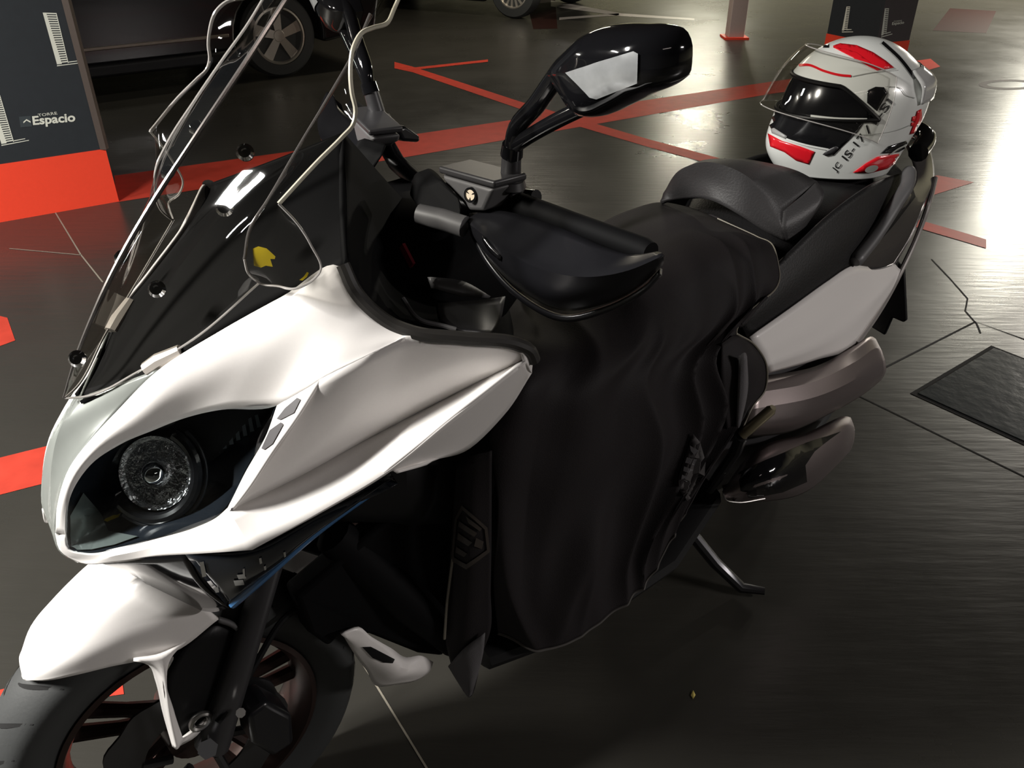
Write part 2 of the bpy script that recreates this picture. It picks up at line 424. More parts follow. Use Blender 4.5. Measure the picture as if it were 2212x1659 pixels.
def tower_on(pl, tl, tr, br, bl, parent, M, white=0.32, lines=22, foot=True):
    """slim tapering tower drawing: a pale flank and a flank of fine lines"""
    L = lambda a, b, k: (a[0] + (b[0] - a[0]) * k, a[1] + (b[1] - a[1]) * k)
    t = MB()
    def quad(a, b, c, d):
        o = len(t.v); t.v += [M @ pl(*p, 0.002) for p in (a, b, c, d)]; t.f.append((o, o + 1, o + 2, o + 3))
    mt, mb_ = L(tl, tr, 0.25), L(bl, br, 0.42)
    quad(tl, mt, mb_, bl)
    quad(L(tl, tr, 0.94), tr, br, L(bl, br, 0.94))
    for k in range(lines):
        u0, u1 = k / lines, (k + 0.55) / lines
        quad(L(mt, mb_, u0), L(L(tl, bl, u0), L(tr, br, u0), 0.95), L(L(tl, bl, u1), L(tr, br, u1), 0.95), L(mt, mb_, u1))
    if foot:
        w = br[0] - bl[0]; s = (br[1] - bl[1]) / w
        quad((bl[0], bl[1] + 2), (bl[0] + w * 2.2, bl[1] + w * 2.2 * s + 2), (bl[0] + w * 2.2, bl[1] + w * 2.2 * s + 3.5), (bl[0], bl[1] + 4))
        quad((br[0], br[1] - 3), (br[0] + w * 0.9, br[1] + w * 0.9 * s - 3), (br[0] + w * 0.9, br[1] + w * 0.9 * s - 1.6), (br[0], br[1] - 1))
    o = t.build('tower_picture', PALE, parent, recalc=False)
    return o
def pillar(corner, ta, tb, wa, wb, zb, label, ma, mb):
    """corner: nearest foot; ta, tb: directions of the two faces in view"""
    M = Matrix.Translation(corner); o = thing('pillar', label, 'pillar', M)
    def ring(g, z): return [(-ta - tb) * g * 0 + Vector((0, 0, z)) - ta * g - tb * g, ta * (wa + g) - tb * g + Vector((0, 0, z)), ta * (wa + g) + tb * (wb + g) + Vector((0, 0, z)), tb * (wb + g) - ta * g + Vector((0, 0, z))]
    sh = MB().prism(ring(0, zb), (0, 0, CEIL - zb)).build('shaft', ma, o, recalc=True)
    if mb is not ma:
        sh.data.materials.append(mb)
        nb = Vector((-ta.x, -ta.y, 0))
        for p in sh.data.polygons:
            if p.normal.dot(nb) > 0.9: p.material_index = 1
    MB().prism(ring(0.004, 0), (0, 0, zb)).build('red_base_band', REDP, o, recalc=True)
    return o, M.inverted()
A_, B_ = onfloor(0, 480), onfloor(255, 435)
tA = (A_ - B_).normalized(); nA = Vector((tA.y, -tA.x, 0)); nA = nA if nA.dot(C0 - B_) > 0 else -nA
PA = Plane(B_, nA); zb = PA(230, 321).z
pl, Mi = pillar(B_, tA, -nA, 0.95, 0.62, zb, 'dark pillar with two tower pictures and a red base at the left edge', NAVY, NAVY)
tower_on(PA, (92, 27), (122, 28), (148, 136), (123, 139), pl, Mi)
tower_on(PA, (-28, 205), (0, 205), (30, 306), (3, 311), pl, Mi)
text_on(PA, 'TORRE', (83, 252), (124, 247), (81, 246), PALE, pl, Mi, bold=0.0)
text_on(PA, 'Espacio', (72, 276), (164, 268), (69, 251), PALE, pl, Mi, bold=0.03)
plate_on(PA, [(41, 252), (66, 250), (69, 273), (44, 275)], mat('logo_grey', (0.035, 0.045, 0.05), 0.5), 'logo', pl, 0.002, Mi)
plate_on(PA, [(50, 263), (57, 257), (66, 262), (66, 265), (57, 260), (51, 266)], PALE, 'logo_chevron', pl, 0.003, Mi)
STRIP = mat('brown_side_face', (0.09, 0.07, 0.06), 0.4, metal=0.4)
MB().box((0, 0, (CEIL + zb) / 2), (0.03, 0.03, CEIL - zb)).build('side_face_strip', STRIP, pl)  # added strip standing in for the pillar's narrow side face
# far pillar behind the helmet
R_ = onfloor(1893, 94, zb); R_.z = 0
e2 = onfloor(1964, 87, zb); e2.z = 0
tR = (e2 - R_).normalized(); tL = Vector((-tR.y, tR.x, 0))
nR = Vector((tR.y, -tR.x, 0)); nL = Vector((-tR.x, -tR.y, 0))
PR = Plane(R_, nR); PLf = Plane(R_, nL)
edge = PLf(1789, 60); wl = (Vector((edge.x, edge.y, 0)) - R_).length
pl2, Mi2 = pillar(R_, tR, tL, (e2 - R_).length, wl, zb, 'two-toned pillar with small tower pictures standing behind the helmet', MAUVE, NAVY)
tower_on(PR, (1911, 18), (1920, 18), (1914, 74), (1903, 77), pl2, Mi2, lines=14)
text_on(PR, 'TORRE', (1930, 48), (1948, 46), (1930, 45), PALE, pl2, Mi2, bold=0.0)
text_on(PR, 'Espacio', (1926, 56), (1952, 53), (1927, 48), PALE, pl2, Mi2, bold=0.02)
tower_on(PLf, (1829, 14), (1837, 14), (1830, 66), (1819, 66), pl2, Mi2, lines=14)
# slim pale post
p = onfloor(1586, 82)
post = thing('post', 'slim pale post standing far behind the left mirror', 'post', Matrix.Translation(p))
MB().box((0, 0, 1.3), (0.16, 0.16, 2.6)).build('shaft', mat('pale_pink_post', (0.42, 0.33, 0.30), 0.6), post, bevel=0.01)
MB().box((0, 0, 0.01), (0.24, 0.24, 0.02)).build('base_plate', REDP, post)

# ------------------------------------------------------------------ parked cars
def wheel_parts(par, c, n, R, rr, wd, spokes, twin, up=Vector((0, 0, 1))):
    """c: centre of outer face; n: outward axle direction (local); returns tyre"""
    t = n.cross(up).normalized(); M = Matrix(((t.x, up.x, n.x, c.x), (t.y, up.y, n.y, c.y), (t.z, up.z, n.z, c.z), (0, 0, 0, 1)))
    ty = MB().lathe([(rr * 0.98, -wd), (R * 0.9, -wd), (R, -wd * 0.85), (R, -wd * 0.15), (R * 0.93, 0.0), (rr * 1.02, 0.004), (rr * 0.98, -0.02)], M, 48).build('tyre', RUBBER, par, recalc=True)
    rim = MB().lathe([(rr, -wd * 0.9), (rr, 0.0), (rr * 0.93, 0.004), (rr * 0.90, -0.012), (rr * 0.90, -wd * 0.9)], M, 48, closed=True)
    rim.lathe([(0.001, 0.0), (rr * 0.2, -0.002), (rr * 0.26, -0.02), (rr * 0.26, -0.06)], M, 24)
    for k in range(spokes):
        for s in ((-1, 1) if twin else (0,)):
            a = 2 * pi * k / spokes + 0.3; w0, w1 = (rr * 0.13, rr * 0.2) if not twin else (rr * 0.06, rr * 0.07)
            da = s * 0.2
            v = []
            for (r_, ww, ang) in ((rr * 0.15, w0, a), (rr * 0.93, w1, a + da)):
                cx, cy = r_ * cos(ang), r_ * sin(ang); tx, ty_ = -sin(ang), cos(ang)
                for hz in (-0.005 - 0.012 * (r_ > 0.1), -0.045):
                    v += [M @ Vector((cx + tx * ww, cy + ty_ * ww, hz)), M @ Vector((cx - tx * ww, cy - ty_ * ww, hz))]
            rim.add(v, [(0, 1, 5, 4), (2, 6, 7, 3), (0, 4, 6, 2), (1, 3, 7, 5), (0, 2, 3, 1), (4, 5, 7, 6)])
    rim.build('wheel_rim', ALLOY, ty, recalc=True)
    MB().lathe([(0.001, -wd * 0.55), (rr * 0.9, -wd * 0.55)], M, 32).build('brake_shield', BLK, ty)
    return ty
def car(wc, tdir, label, R, rr, spokes, twin, wb=2.65, trim=True):
    tdir = tdir.normalized(); nd = Vector((-tdir.y, tdir.x, 0))
    if nd.y < 0: nd = -nd
    M = Matrix(((tdir.x, nd.x, 0, wc.x), (tdir.y, nd.y, 0, wc.y), (0, 0, 1, 0), (0, 0, 0, 1)))
    o = thing('parked_car', label, 'car', M)
    ar = R + 0.05; zs = 0.24
    pts = [(0.86, 0.30), (0.92, 0.55), (0.84, 0.82), (0.2, 0.95), (-0.3, 0.98), (-wb - 0.5, 1.0), (-wb - 0.95, 0.95), (-wb - 1.0, 0.6), (-wb - 0.9, 0.3)]
    k0 = math.asin(min(0.9, max(-0.9, (zs - R) / ar)))
    def arch(cx): return [(cx + ar * cos(a), R + ar * sin(a)) for a in [pi - k0 - (pi - 2 * k0) * i / 14 for i in range(15)]]
    poly = pts + [(-wb - ar - 0.1, zs)] + arch(-wb) + [(-wb + ar + 0.1, zs), (-ar - 0.1, zs)] + arch(0) + [(ar + 0.06, zs)]
    MB().prism([Vector((x, 0.0, z)) for x, z in poly], (0, 1.78, 0)).build('body', CARP, o, bevel=0.03, recalc=True)
    top = [(-0.35, 0.97), (-1.0, 1.44), (-2.5, 1.46), (-wb - 0.6, 1.0)]
    MB().prism([Vector((x, 0.14, z)) for x, z in top], (0, 1.5, 0)).build('roof', CARP, o, bevel=0.05, recalc=True)
    MB().prism([Vector((x, 0.132, z)) for x, z in [(-0.62, 1.0), (-1.05, 1.36), (-1.65, 1.38), (-1.65, 1.0)]], (0, 0.02, 0)).build('side_window', GLOSS, o, recalc=True)
    MB().prism([Vector((x, 0.132, z)) for x, z in [(-1.75, 1.0), (-1.75, 1.38), (-2.42, 1.38), (-2.85, 1.02)]], (0, 0.02, 0)).build('side_window', GLOSS, o, recalc=True)
    MB().box((-wb / 2, 0.0, zs + 0.12), (wb - 2 * ar - 0.1, 0.03, 0.025)).build('sill_highlight', mat('sill_highlight_brown', (0.20, 0.17, 0.14), 0.35, metal=0.6), o, bevel=0.006)  # brown strip drawn in as the highlight along the sill
    MB().box((-wb / 2, 0.02, zs - 0.03), (wb - 2 * ar, 0.08, 0.09)).build('sill', BLK, o, bevel=0.02)
    for (x, z) in ((-1.5, 0.85), (-2.55, 0.87)):
        MB().box((x, -0.012, z), (0.2, 0.03, 0.03)).build('door_handle', CARP, o, bevel=0.01)
    for cx in (0, -wb):
        for y, n in ((0.02, Vector((0, -1, 0))), (1.76, Vector((0, 1, 0)))):
            wheel_parts(o, Vector((cx, y, R)), n, R, rr, 0.2, spokes, twin)
    return o
g = Vector((0.80, 0.60, 0))
w1 = onfloor(618, 168)
car(w1, g, 'black car with a five-spoke silver wheel, seen through the windscreen', 0.315, 0.215, 5, False)
w2 = onfloor(1105, 41)
car(w2, Vector((0.80, -0.42, 0)), 'dark car at the top edge with a thin multi-spoke wheel', 0.295, 0.19, 8, True)

# ================================================================== THE SCOOTER
SC = thing('motor_scooter', 'big white and black motor scooter with a tall windscreen filling the foreground', 'scooter', MB2W)
def both(mb, name, m, par=None, **k):
    """a part on the scooter's left and its twin on the right"""
    par = par or SC
    a = mb.build(name, m, par, **k)
    b = mb.mirrored().build(name, m, par, **k)
    return a, b

# ---- white side fairings
outer = [(120, 1150, .030), (124, 1090, .034), (150, 1010, .040), (195, 950, .045), (260, 880, .055), (345, 797, .083), (470, 718, .112), (610, 640, .148), (735, 577, .19), (765, 630, .205), (808, 680, .225), (848, 707, .24), (884, 723, .255)]
inner = [(141, 1155, .040), (145, 1100, .045), (165, 1045, .05), (200, 1000, .056), (260, 960, .07), (330, 930, .088), (400, 903, .108), (480, 885, .134), (598, 876, .175), (640, 850, .198), (690, 820, .222), (780, 775, .245), (872, 729, .257)]
mid_ = [((a[0] + b[0]) / 2, (a[1] + b[1]) / 2, (a[2] + b[2]) / 2 + .010 * math.sin(pi * i / 12)) for i, (a, b) in enumerate(zip(outer, inner))]
fair = MB()
fair.patch([QQ(outer), QQ(mid_), QQ(inner)], 66, 6, paired=True)
strip_l = [(598, 876, .175), (575, 940, .178), (530, 1020, .182), (495, 1090, .180), (490, 1100, .18)]
strip_r = [(690, 820, .222), (640, 898, .226), (590, 968, .226), (540, 1045, .216), (495, 1104, .200)]
fair.patch([QQ(strip_l), QQ(strip_r)], 24, 4)
s0 = [(690, 820, .222), (780, 775, .245), (874, 728, .257), (1000, 737, .288), (1122, 751, .314)]
s1 = [(600, 962, .212), (720, 915, .230), (850, 868, .248), (1000, 820, .282), (1132, 768, .317)]
s2 = [(495, 1104, .200), (640, 1033, .216), (800, 945, .238), (960, 862, .270), (1132, 776, .316)]
_rows = [QQ(outer), QQ(mid_), QQ(inner)]; _D = [0]
for j in range(len(inner) - 1): _D.append(_D[-1] + sum((r[j + 1] - r[j]).length for r in _rows) / 3)
_full = spline(_rows[2], 600, _D); _k = min(range(600), key=lambda i: (_full[i] - _rows[2][10]).length)
S0 = _full[_k::6] + QQ(s0[3:])
fair.patch([S0, QQ(s1), QQ(s2)], 40, 5, smooth=False)
s3 = [(545, 1188, .235), (700, 1100, .272), (830, 1022, .296), (980, 900, .316), (1134, 780, .323)]
fair.patch([QQ(s2), QQ(s3)], 30, 4)
fair.patch([QQ([(830, 1022, .296), (905, 962, .307), (980, 900, .316), (1060, 838, .322), (1134, 780, .323)]),
            QQ([(848, 1018, .288), (930, 990, .278), (1010, 935, .286), (1085, 868, .298), (1147, 790, .316)]),
            QQ([(862, 1014, .288), (935, 994, .279), (1012, 971, .268), (1092, 893, .284), (1149, 806, .314)])], 24, 4)
fair.patch([QQ([(1122, 751, .314), (1132, 768, .320), (1134, 780, .323)]), QQ([(1138, 756, .314), (1148, 772, .318), (1149, 806, .314)])], 8, 2)
l0 = [(141, 1155, .040), (148, 1187, .045), (185, 1196, .06), (250, 1186, .09), (330, 1166, .12), (420, 1140, .15), (470, 1116, .17), (492, 1096, .18)]
l1 = [(124, 1158, .033), (135, 1193, .040), (180, 1209, .056), (255, 1199, .096), (340, 1180, .132), (430, 1152, .168), (475, 1126, .187), (495, 1104, .200)]
l2 = [(119, 1152, .030), (130, 1190, .034), (165, 1213, .05), (250, 1215, .09), (350, 1201, .14), (430, 1196, .18), (490, 1192, .212), (545, 1188, .235)]
fair.patch([QQ(l0), QQ(l1), QQ(l2)], 40, 4, smooth=False)
fl, fr = both(fair, 'side_fairing', WHITE, solid=0.004, sharp=24)
fl['label'] = 'white left fairing panel'
FT = bvh(fair)
for side in (0, 1):
    for poly in ([(600, 905), (618, 882), (644, 860), (651, 864), (637, 893), (607, 908)], [(567, 970), (585, 930), (609, 913), (614, 918), (591, 960), (573, 973)]):
        v, f = fillpoly(poly, 12); t = stick(FT, v, f, CB, rayb, 0.0015)
        (t if side == 0 else t.mirrored()).build('vent', VENTG, (fl, fr)[side])
# nose panel between the headlights
cl = [(172, 858, 0), (130, 925, 0), (112, 1000, 0), (109, 1075, 0), (113, 1150, 0), (128, 1192, 0), (168, 1216, 0)]
el = [(345, 797, .083), (260, 880, .055), (195, 950, .045), (150, 1010, .040), (124, 1090, .034), (120, 1150, .030), (165, 1213, .05)]
NOSEM = mat('silver_grey_nose_panel', (0.30, 0.32, 0.30), 0.22, metal=0.3, coat=0.5)
nz = MB().patch([QQ(cl), QQ([((a[0] + b[0]) / 2, (a[1] + b[1]) / 2, (a[2] + b[2]) / 2) for a, b in zip(cl, el)]), QQ(el)], 30, 5)
nz.add(nz.mirrored().v, nz.mirrored().f)
o = nz.build('nose_panel', NOSEM, SC, solid=0.003); o['label'] = 'silver-grey nose panel between the headlights'

# ---- headlights
hu = inner[:9]
hl_ = [(141, 1155, .040), (148, 1187, .045), (185, 1196, .06), (250, 1186, .09), (330, 1166, .12), (420, 1140, .15), (470, 1116, .17), (495, 1090, .180), (530, 1020, .182), (575, 940, .178), (598, 876, .175)]
U, Lw = spline(QQ(hu), 40), spline(QQ(hl_), 40)
ctr = (U[20] + Lw[20]) / 2
bulge = [(a + b) / 2 + Vector((.012, .012, .004)) * sin(pi * i / 39) for i, (a, b) in enumerate(zip(U, Lw))]
lens = MB().patch([U, bulge, Lw], 40, 6)
inw = Vector((-.045, -.035, .0))
ins = lambda P: [p.lerp(ctr, 0.10) + inw * min(1.0, 4 * sin(pi * min(max(i / 39, 0.02), .98))) for i, p in enumerate(P)]
UI, LI = ins(U), ins(Lw)
hous = MB().patch([[p + Vector((0, -.002, 0)) for p in U], UI], 40, 3).patch([UI, [(a + b) / 2 + inw * .4 for a, b in zip(UI, LI)], LI], 40, 4).patch([LI, [p + Vector((0, -.002, 0)) for p in Lw]], 40, 3)
HOUS = mat('dark_headlight_housing', (0.012, 0.015, 0.02), 0.2, coat=0.4)
HRIB = mat('ribbed_grey_reflector', (0.22, 0.25, 0.26), 0.35, metal=0.3)
lp, rp = both(hous, 'headlight', HOUS)
LB = MB().lathe([(0.001, -0.030), (0.018, -0.027), (0.034, -0.016), (0.043, 0.0), (0.046, 0.002), (0.047, -0.004)], None, 40)
cen = Q(318, 1035, .070) + Vector((-.012, -.006, 0))
axd = Vector((0.60, 0.60, 0.48)).normalized()
Mz = Matrix.Translation(cen) @ axd.to_track_quat('Z', 'Y').to_matrix().to_4x4()
refl = MB().add(LB.v, LB.f).xf(Mz)
bulb = MB().lathe([(0.016, -0.028), (0.019, -0.010), (0.017, 0.004), (0.012, 0.012), (0.006, 0.016), (0.001, 0.017)], Mz, 28)
ringb = MB().tube([cen + (Mz.to_3x3() @ Vector((.056 * cos(a), .056 * sin(a), .004))) for a in [pi * (-.75 + 1.1 * k / 20) for k in range(21)]], .008, 10)
ringc = MB().tube([cen + (Mz.to_3x3() @ Vector((.066 * cos(a), .066 * sin(a), .002))) for a in [pi * (-.7 + 1.0 * k / 20) for k in range(21)]], .0025, 8)
HT = bvh(hous)
FACET = mat('faceted_chrome', (0.9, 0.91, 0.93), 0.22, metal=1.0, bump=1.0, scale=45)
for n_ in FACET.node_tree.nodes:
    if n_.type == 'BUMP': n_.inputs['Distance'].default_value = 0.012
rib = MB()
for k in range(9):
    u0, v0 = 432 + 15 * k, 925 - 4 * k; w = 7
    v, f = fillpoly([(u0, v0 + 5), (u0 + w, v0 + 3), (u0 + w + 8, v0 + 70 - 5 * k), (u0 + 6, v0 + 72 - 5 * k)], 10)
    t = stick(HT, v, f, CB, rayb, 0.002); rib.add(t.v, t.f)
sd = MB()
v, f = fillpoly([(152, 1178), (148, 1112), (176, 1062), (215, 1110), (236, 1150), (300, 1162), (250, 1180), (200, 1190), (168, 1190)], 10); t = stick(HT, v, f, CB, rayb, 0.003); sd.add(t.v, t.f)
SDM = mat('grey_lens_reflection', (0.20, 0.23, 0.22), 0.3, metal=0.5)  # grey patch painted in for the floor's reflection in the lens
yl = MB()
v, f = fillpoly([(222, 1125), (262, 1110), (258, 1120), (232, 1130)], 8); t = stick(HT, v, f, CB, rayb, 0.003); yl.add(t.v, t.f)
for par, fn in ((lp, lambda m: m), (rp, lambda m: m.mirrored())):
    fn(lens).build('lens', LENS, par)
    fn(refl).build('reflector', FACET, par); fn(bulb).build('bulb', CHROME, par)
    fn(ringb).build('bezel', HBLK, par); fn(ringc).build('bezel_trim', DSTEEL, par)
    if sd.f: fn(sd).build('lens_reflection', SDM, par)
    if rib.f: fn(rib).build('ribbed_reflector', HRIB, par)
    if yl.f: fn(yl).build('yellow_accent', YELLOW, par)

# ---- indicator units under the white panels
iu = [(400, 1198, .165), (545, 1192, .222), (700, 1106, .255), (850, 1028, .278)]
il = [(492, 1312, .170), (560, 1262, .200), (690, 1150, .236), (850, 1034, .272)]
im = [((a[0] + b[0]) / 2, (a[1] + b[1]) / 2, (a[2] + b[2]) / 2 + .012) for a, b in zip(iu, il)]
ind = MB().patch([QQ(iu), QQ(im), QQ(il)], 24, 5)
indl = both(ind, 'indicator_light', mat('dark_indicator_lens', (0.010, 0.012, 0.016), 0.06, coat=0.8), solid=0.01)
both(MB().tube(spline(QQ([(502, 1306, .174), (560, 1256, .203), (690, 1143, .238), (835, 1038, .275)]), 24), .0055, 10), 'blue_edge_strip', BLUE)
IT = bvh(ind)
leds = []
for (u, v_, w, h, sl) in ((432, 1213, 9, 30, 6), (455, 1268, 16, 9, 3), (512, 1240, 16, 7, 4), (505, 1252, 20, 9, 3), (525, 1228, 4, 18, 1), (560, 1205, 5, 10, 2), (612, 1192, 4, 8, 1), (570, 1222, 4, 6, 1)):
    v, f = fillpoly([(u, v_), (u + w, v_ - 2), (u + w + sl, v_ + h), (u + sl, v_ + h + 2)], 8); leds.append(stick(IT, v, f, CB, rayb, 0.0015))
for t in leds:
    for side in (0, 1): (t if side == 0 else t.mirrored()).build('lamp_chrome', CHROME, indl[side])
lowc = MB().patch([QQ([(205, 1216, .05), (300, 1206, .115), (402, 1198, .165)]), QQ([(300, 1250, .06), (380, 1270, .12), (440, 1268, .165)]), QQ([(340, 1290, .05), (440, 1320, .10), (494, 1314, .168)])], 16, 5)
both(lowc, 'lower_cowl', GLOSS, solid=0.004)

# ---- steered front end (turned a little to the right)
ST = radians(7); PVT = Vector((-.52, 0, 0))
R7 = Matrix.Rotation(-ST, 4, 'Z'); R7i = Matrix.Rotation(ST, 4, 'Z')
def smir(p, pv=PVT):
    q = R7i @ (Vector(p) - pv); q.y = -q.y; return R7 @ q + pv
def smirrored(mb, pv=PVT):
    t = MB(); t.v = [smir(p, pv) for p in mb.v]; t.f = [q[::-1] for q in mb.f]; return t
Z0 = Vector((0, 0, 0))
def steer2(mb, name, m, pv=PVT, par=None, **k):
    return mb.build(name, m, par or SC, **k), smirrored(mb, pv).build(name, m, par or SC, **k)
# front wheel: local z = axle pointing left
AX = R7 @ Vector((0, 1, 0)); AXC = Vector((0, 0, .275))
tt = AX.cross(Vector((0, 0, 1))).normalized()
MW = Matrix(((tt.x, 0, AX.x, AXC.x), (tt.y, 0, AX.y, AXC.y), (0, 1, 0, AXC.z), (0, 0, 0, 1)))
def tyre(M, R, r, w, name, grooves=True):
    prof = [(r, -w * .36), (r + .012, -w * .42), (R - .05, -w * .5), (R - .028, -w * .47), (R - .010, -w * .30), (R, 0), (R - .010, w * .30), (R - .028, w * .47), (R - .05, w * .5), (r + .012, w * .42), (r, w * .36)]
    P = spline([Vector((a, b, 0)) for a, b in prof], 41)
    ty = MB().lathe([(p.x, p.y) for p in P], M, 72, closed=True).build(name, RUBBER, SC, recalc=True)
    if grooves:
        gm = MB()
        for k in range(26):
            for s in (-1, 1):
                a0 = 2 * pi * (k + (0.5 if s > 0 else 0)) / 26; L_, R2 = [], []
                for j in range(9):
                    tq = j / 8; h = s * w * (.06 + .40 * tq); a = a0 + .16 * tq ** 1.4
                    rr = R + .0012 - .028 * (abs(h) / (w * .47)) ** 2.2
                    hw = .0085 * (1 - .75 * abs(2 * tq - 1) ** 2)
                    for lst, sg in ((L_, 1), (R2, -1)):
                        aa = a + sg * hw * .5 / R; lst.append(M @ Vector((rr * cos(aa), rr * sin(aa), h)))
                gm.grid([L_, R2] if s < 0 else [R2, L_])
        gm.build('tread_groove', mat('groove_black', (0.004, 0.004, 0.004), 0.9), ty)['kind'] = 'stuff'
    return ty
tyre(MW, .275, .188, .12, 'front_tyre')
def rim(M, r, name, m, spk=5):
    t = MB().lathe([(r, -.046), (r + .004, -.05), (r - .004, -.052), (r - .016, -.03), (r - .022, 0), (r - .016, .03), (r - .004, .052), (r + .004, .05), (r, .046), (r - .01, .02), (r - .01, -.02)], M, 64, closed=True)
    t.lathe([(.001, -.05), (.04, -.05), (.045, -.02), (.045, .02), (.04, .05), (.001, .05)], M, 24)
    for k in range(spk):
        for s in (-1, 1):
            a = 2 * pi * k / spk + .55
            P0 = Vector((.035 * cos(a + s * .35), .035 * sin(a + s * .35), 0)); P1 = Vector(((r - .015) * cos(a + s * .13), (r - .015) * sin(a + s * .13), 0))
            t.tube([M @ P0, M @ P0.lerp(P1, .5), M @ P1], [.016, .011, .013], 8, flat=1.0)
    return t.build(name, m, SC, recalc=True)
rim(MW, .188, 'front_wheel_rim', BRONZE)
def disc(M, r, h, name, par=None):
    prof = []; n = 72
    t = MB(); rows = []
    for (rr, hh) in ((r * .58, h - .002), (r, h - .002), (r, h + .002), (r * .58, h + .002)):
        rows.append([M @ Vector(((rr + (.003 * cos(12 * 2 * pi * k / n) if rr == r else 0)) * cos(2 * pi * k / n), (rr + (.003 * cos(12 * 2 * pi * k / n) if rr == r else 0)) * sin(2 * pi * k / n), hh)) for k in range(n)])
    t.grid(rows, closed_u=True, closed_v=True)
    for k in range(6):
        a = 2 * pi * k / 6; t.tube([M @ Vector((.04 * cos(a), .04 * sin(a), h)), M @ Vector((r * .6 * cos(a + .2), r * .6 * sin(a + .2), h))], .007, 8)
    return t.build(name, DSTEEL, par or SC, recalc=True)
disc(MW, .135, .066, 'brake_disc')
# mudguard
def QS(u, v, y):
    """as Q, but y is measured from the turned wheel's own middle plane"""
    d = R7i.to_3x3() @ rayb(u, v); c = R7i.to_3x3() @ CB
    return R7 @ (c + d * ((y - c.y) / d.y))
def QSS(l): return [QS(*p) for p in l]
crown = [(46, 1454, 0), (66, 1415, 0), (98, 1370, 0), (150, 1325, 0), (212, 1280, 0), (275, 1243, 0), (330, 1212, 0)]
md1 = [(47, 1462, .014), (78, 1438, .036), (130, 1393, .044), (190, 1345, .050), (258, 1295, .054), (325, 1250, .058), (378, 1264, .076)]
md2 = [(50, 1467, .022), (90, 1454, .048), (152, 1420, .062), (220, 1385, .07), (300, 1345, .076), (370, 1310, .082), (430, 1302, .088)]
md3 = [(56, 1470, .028), (105, 1470, .054), (170, 1457, .068), (240, 1440, .076), (305, 1427, .082), (372, 1410, .090), (472, 1338, .096)]
RM = [[mirror(R7i @ p) for p in QSS(r)] for r in (md3, md2, md1)]
mg = MB().patch([[R7 @ p for p in r] for r in RM] + [QSS(crown), QSS(md1), QSS(md2), QSS(md3)], 36, 6)
leg = MB().patch([QQ([(288, 1428, .082), (322, 1438, .085), (335, 1470, .09), (350, 1535, .095), (372, 1613, .10)]), QQ([(345, 1415, .092), (352, 1440, .097), (358, 1480, .102), (367, 1545, .106), (382, 1619, .11)]),
                 QQ([(402, 1386, .094), (368, 1424, .095), (360, 1455, .097), (376, 1535, .102), (397, 1600, .107)])], 24, 5)
lm = smirrored(leg, Z0)
inl = MB().patch([QQ([(394, 1598, .105), (420, 1578, .105), (446, 1556, .105)]), QQ([(388, 1612, .105), (420, 1594, .105), (444, 1568, .105)])], 6, 2)
ilm = smirrored(inl, Z0)
for t in (leg, lm, inl, ilm): mg.add(t.v, t.f)
o = mg.build('front_mudguard', WHITE, SC, solid=0.005, sharp=50); o['label'] = 'white front mudguard'
arm = MB().patch([QQ([(472, 1338, .098), (498, 1346, .098), (516, 1356, .098)]), QQ([(472, 1346, .096), (500, 1356, .096), (520, 1372, .096)])], 8, 2)
steer2(arm, 'mudguard_bracket', GREYP, Z0, solid=0.006)
gus = MB().patch([QQ([(398, 1405, .088), (470, 1352, .088), (512, 1362, .088)]), QQ([(362, 1470, .09), (430, 1460, .09), (500, 1440, .09)]), QQ([(394, 1592, .095), (420, 1572, .095), (452, 1550, .095)])], 12, 4)
steer2(gus, 'fork_guard', BLK, Z0, solid=0.01)
t = MB(); c = Q(433, 1558, .106)
t.tube([c + Vector((.013 * cos(a), .0, .013 * sin(a))) for a in [2 * pi * k / 24 for k in range(25)]], .0045, 8, caps=False); t.build('bolt_ring', STEEL, SC)
fk = MB().tube([Q(585, 1215, .085), Q(552, 1322, .098), Q(508, 1462, .10), Q(458, 1608, .10)], [.018, .019, .021, .026], 16)
steer2(fk, 'fork_leg', DGREY, Z0)
bt = MB().tube([Q(449, 1618, .10), Q(449, 1618, .145)], [.014, .014], 6); steer2(bt, 'axle_bolt', DSTEEL, Z0)
cp = MB().prism(QQ([(505, 1500, .085), (545, 1470, .085), (600, 1500, .085), (605, 1560, .085), (560, 1590, .085), (515, 1560, .085)]), (-.0, .05, 0)).build('brake_caliper', BLKS, SC, bevel=.008, recalc=True)
MB().tube([Q(520, 1540, .14), Q(520, 1540, .15)], .007, 8).build('caliper_bolt', STEEL, cp)
MB().tube(spline([Q(470, 1560, .12), Q(520, 1490, .11), Q(560, 1420, .10), Q(620, 1330, .09), Q(700, 1290, .09)], 24), .005, 8).build('brake_hose', BLK, SC)

# ---- windscreen
N_ = 46
c0 = [(140, 860, 0), (168, 770, 0), (205, 680, 0), (265, 555, 0), (332, 440, 0), (430, 290, 0), (530, 140, 0), (620, 0, 0), (680, -92, 0), (725, -160, 0)]
c1 = [(300, 802, .060), (330, 720, .062), (365, 640, .065), (415, 510, .07), (470, 400, .075), (550, 275, .075), (640, 150, .075), (715, 30, .07), (760, -50, .065), (790, -110, .055)]
c2 = [(560, 610, .130), (536, 590, .132), (528, 560, .135), (540, 495, .14), (580, 430, .145), (645, 318, .142), (712, 206, .138), (765, 112, .132), (800, 30, .125), (835, -60, .11)]
mq = lambda l: [mirror(p) for p in QQ(l)]
ch = [((a[0] * .72 + b[0] * .28) - 2, (a[1] * .72 + b[1] * .28) - 1, a[2] * .72 + b[2] * .28) for a, b in zip(c0, c1)]
scr_all = MB().patch([mq(c2), mq(c1), mq(ch), QQ(c0), QQ(ch), QQ(c1), QQ(c2)], N_, 7)
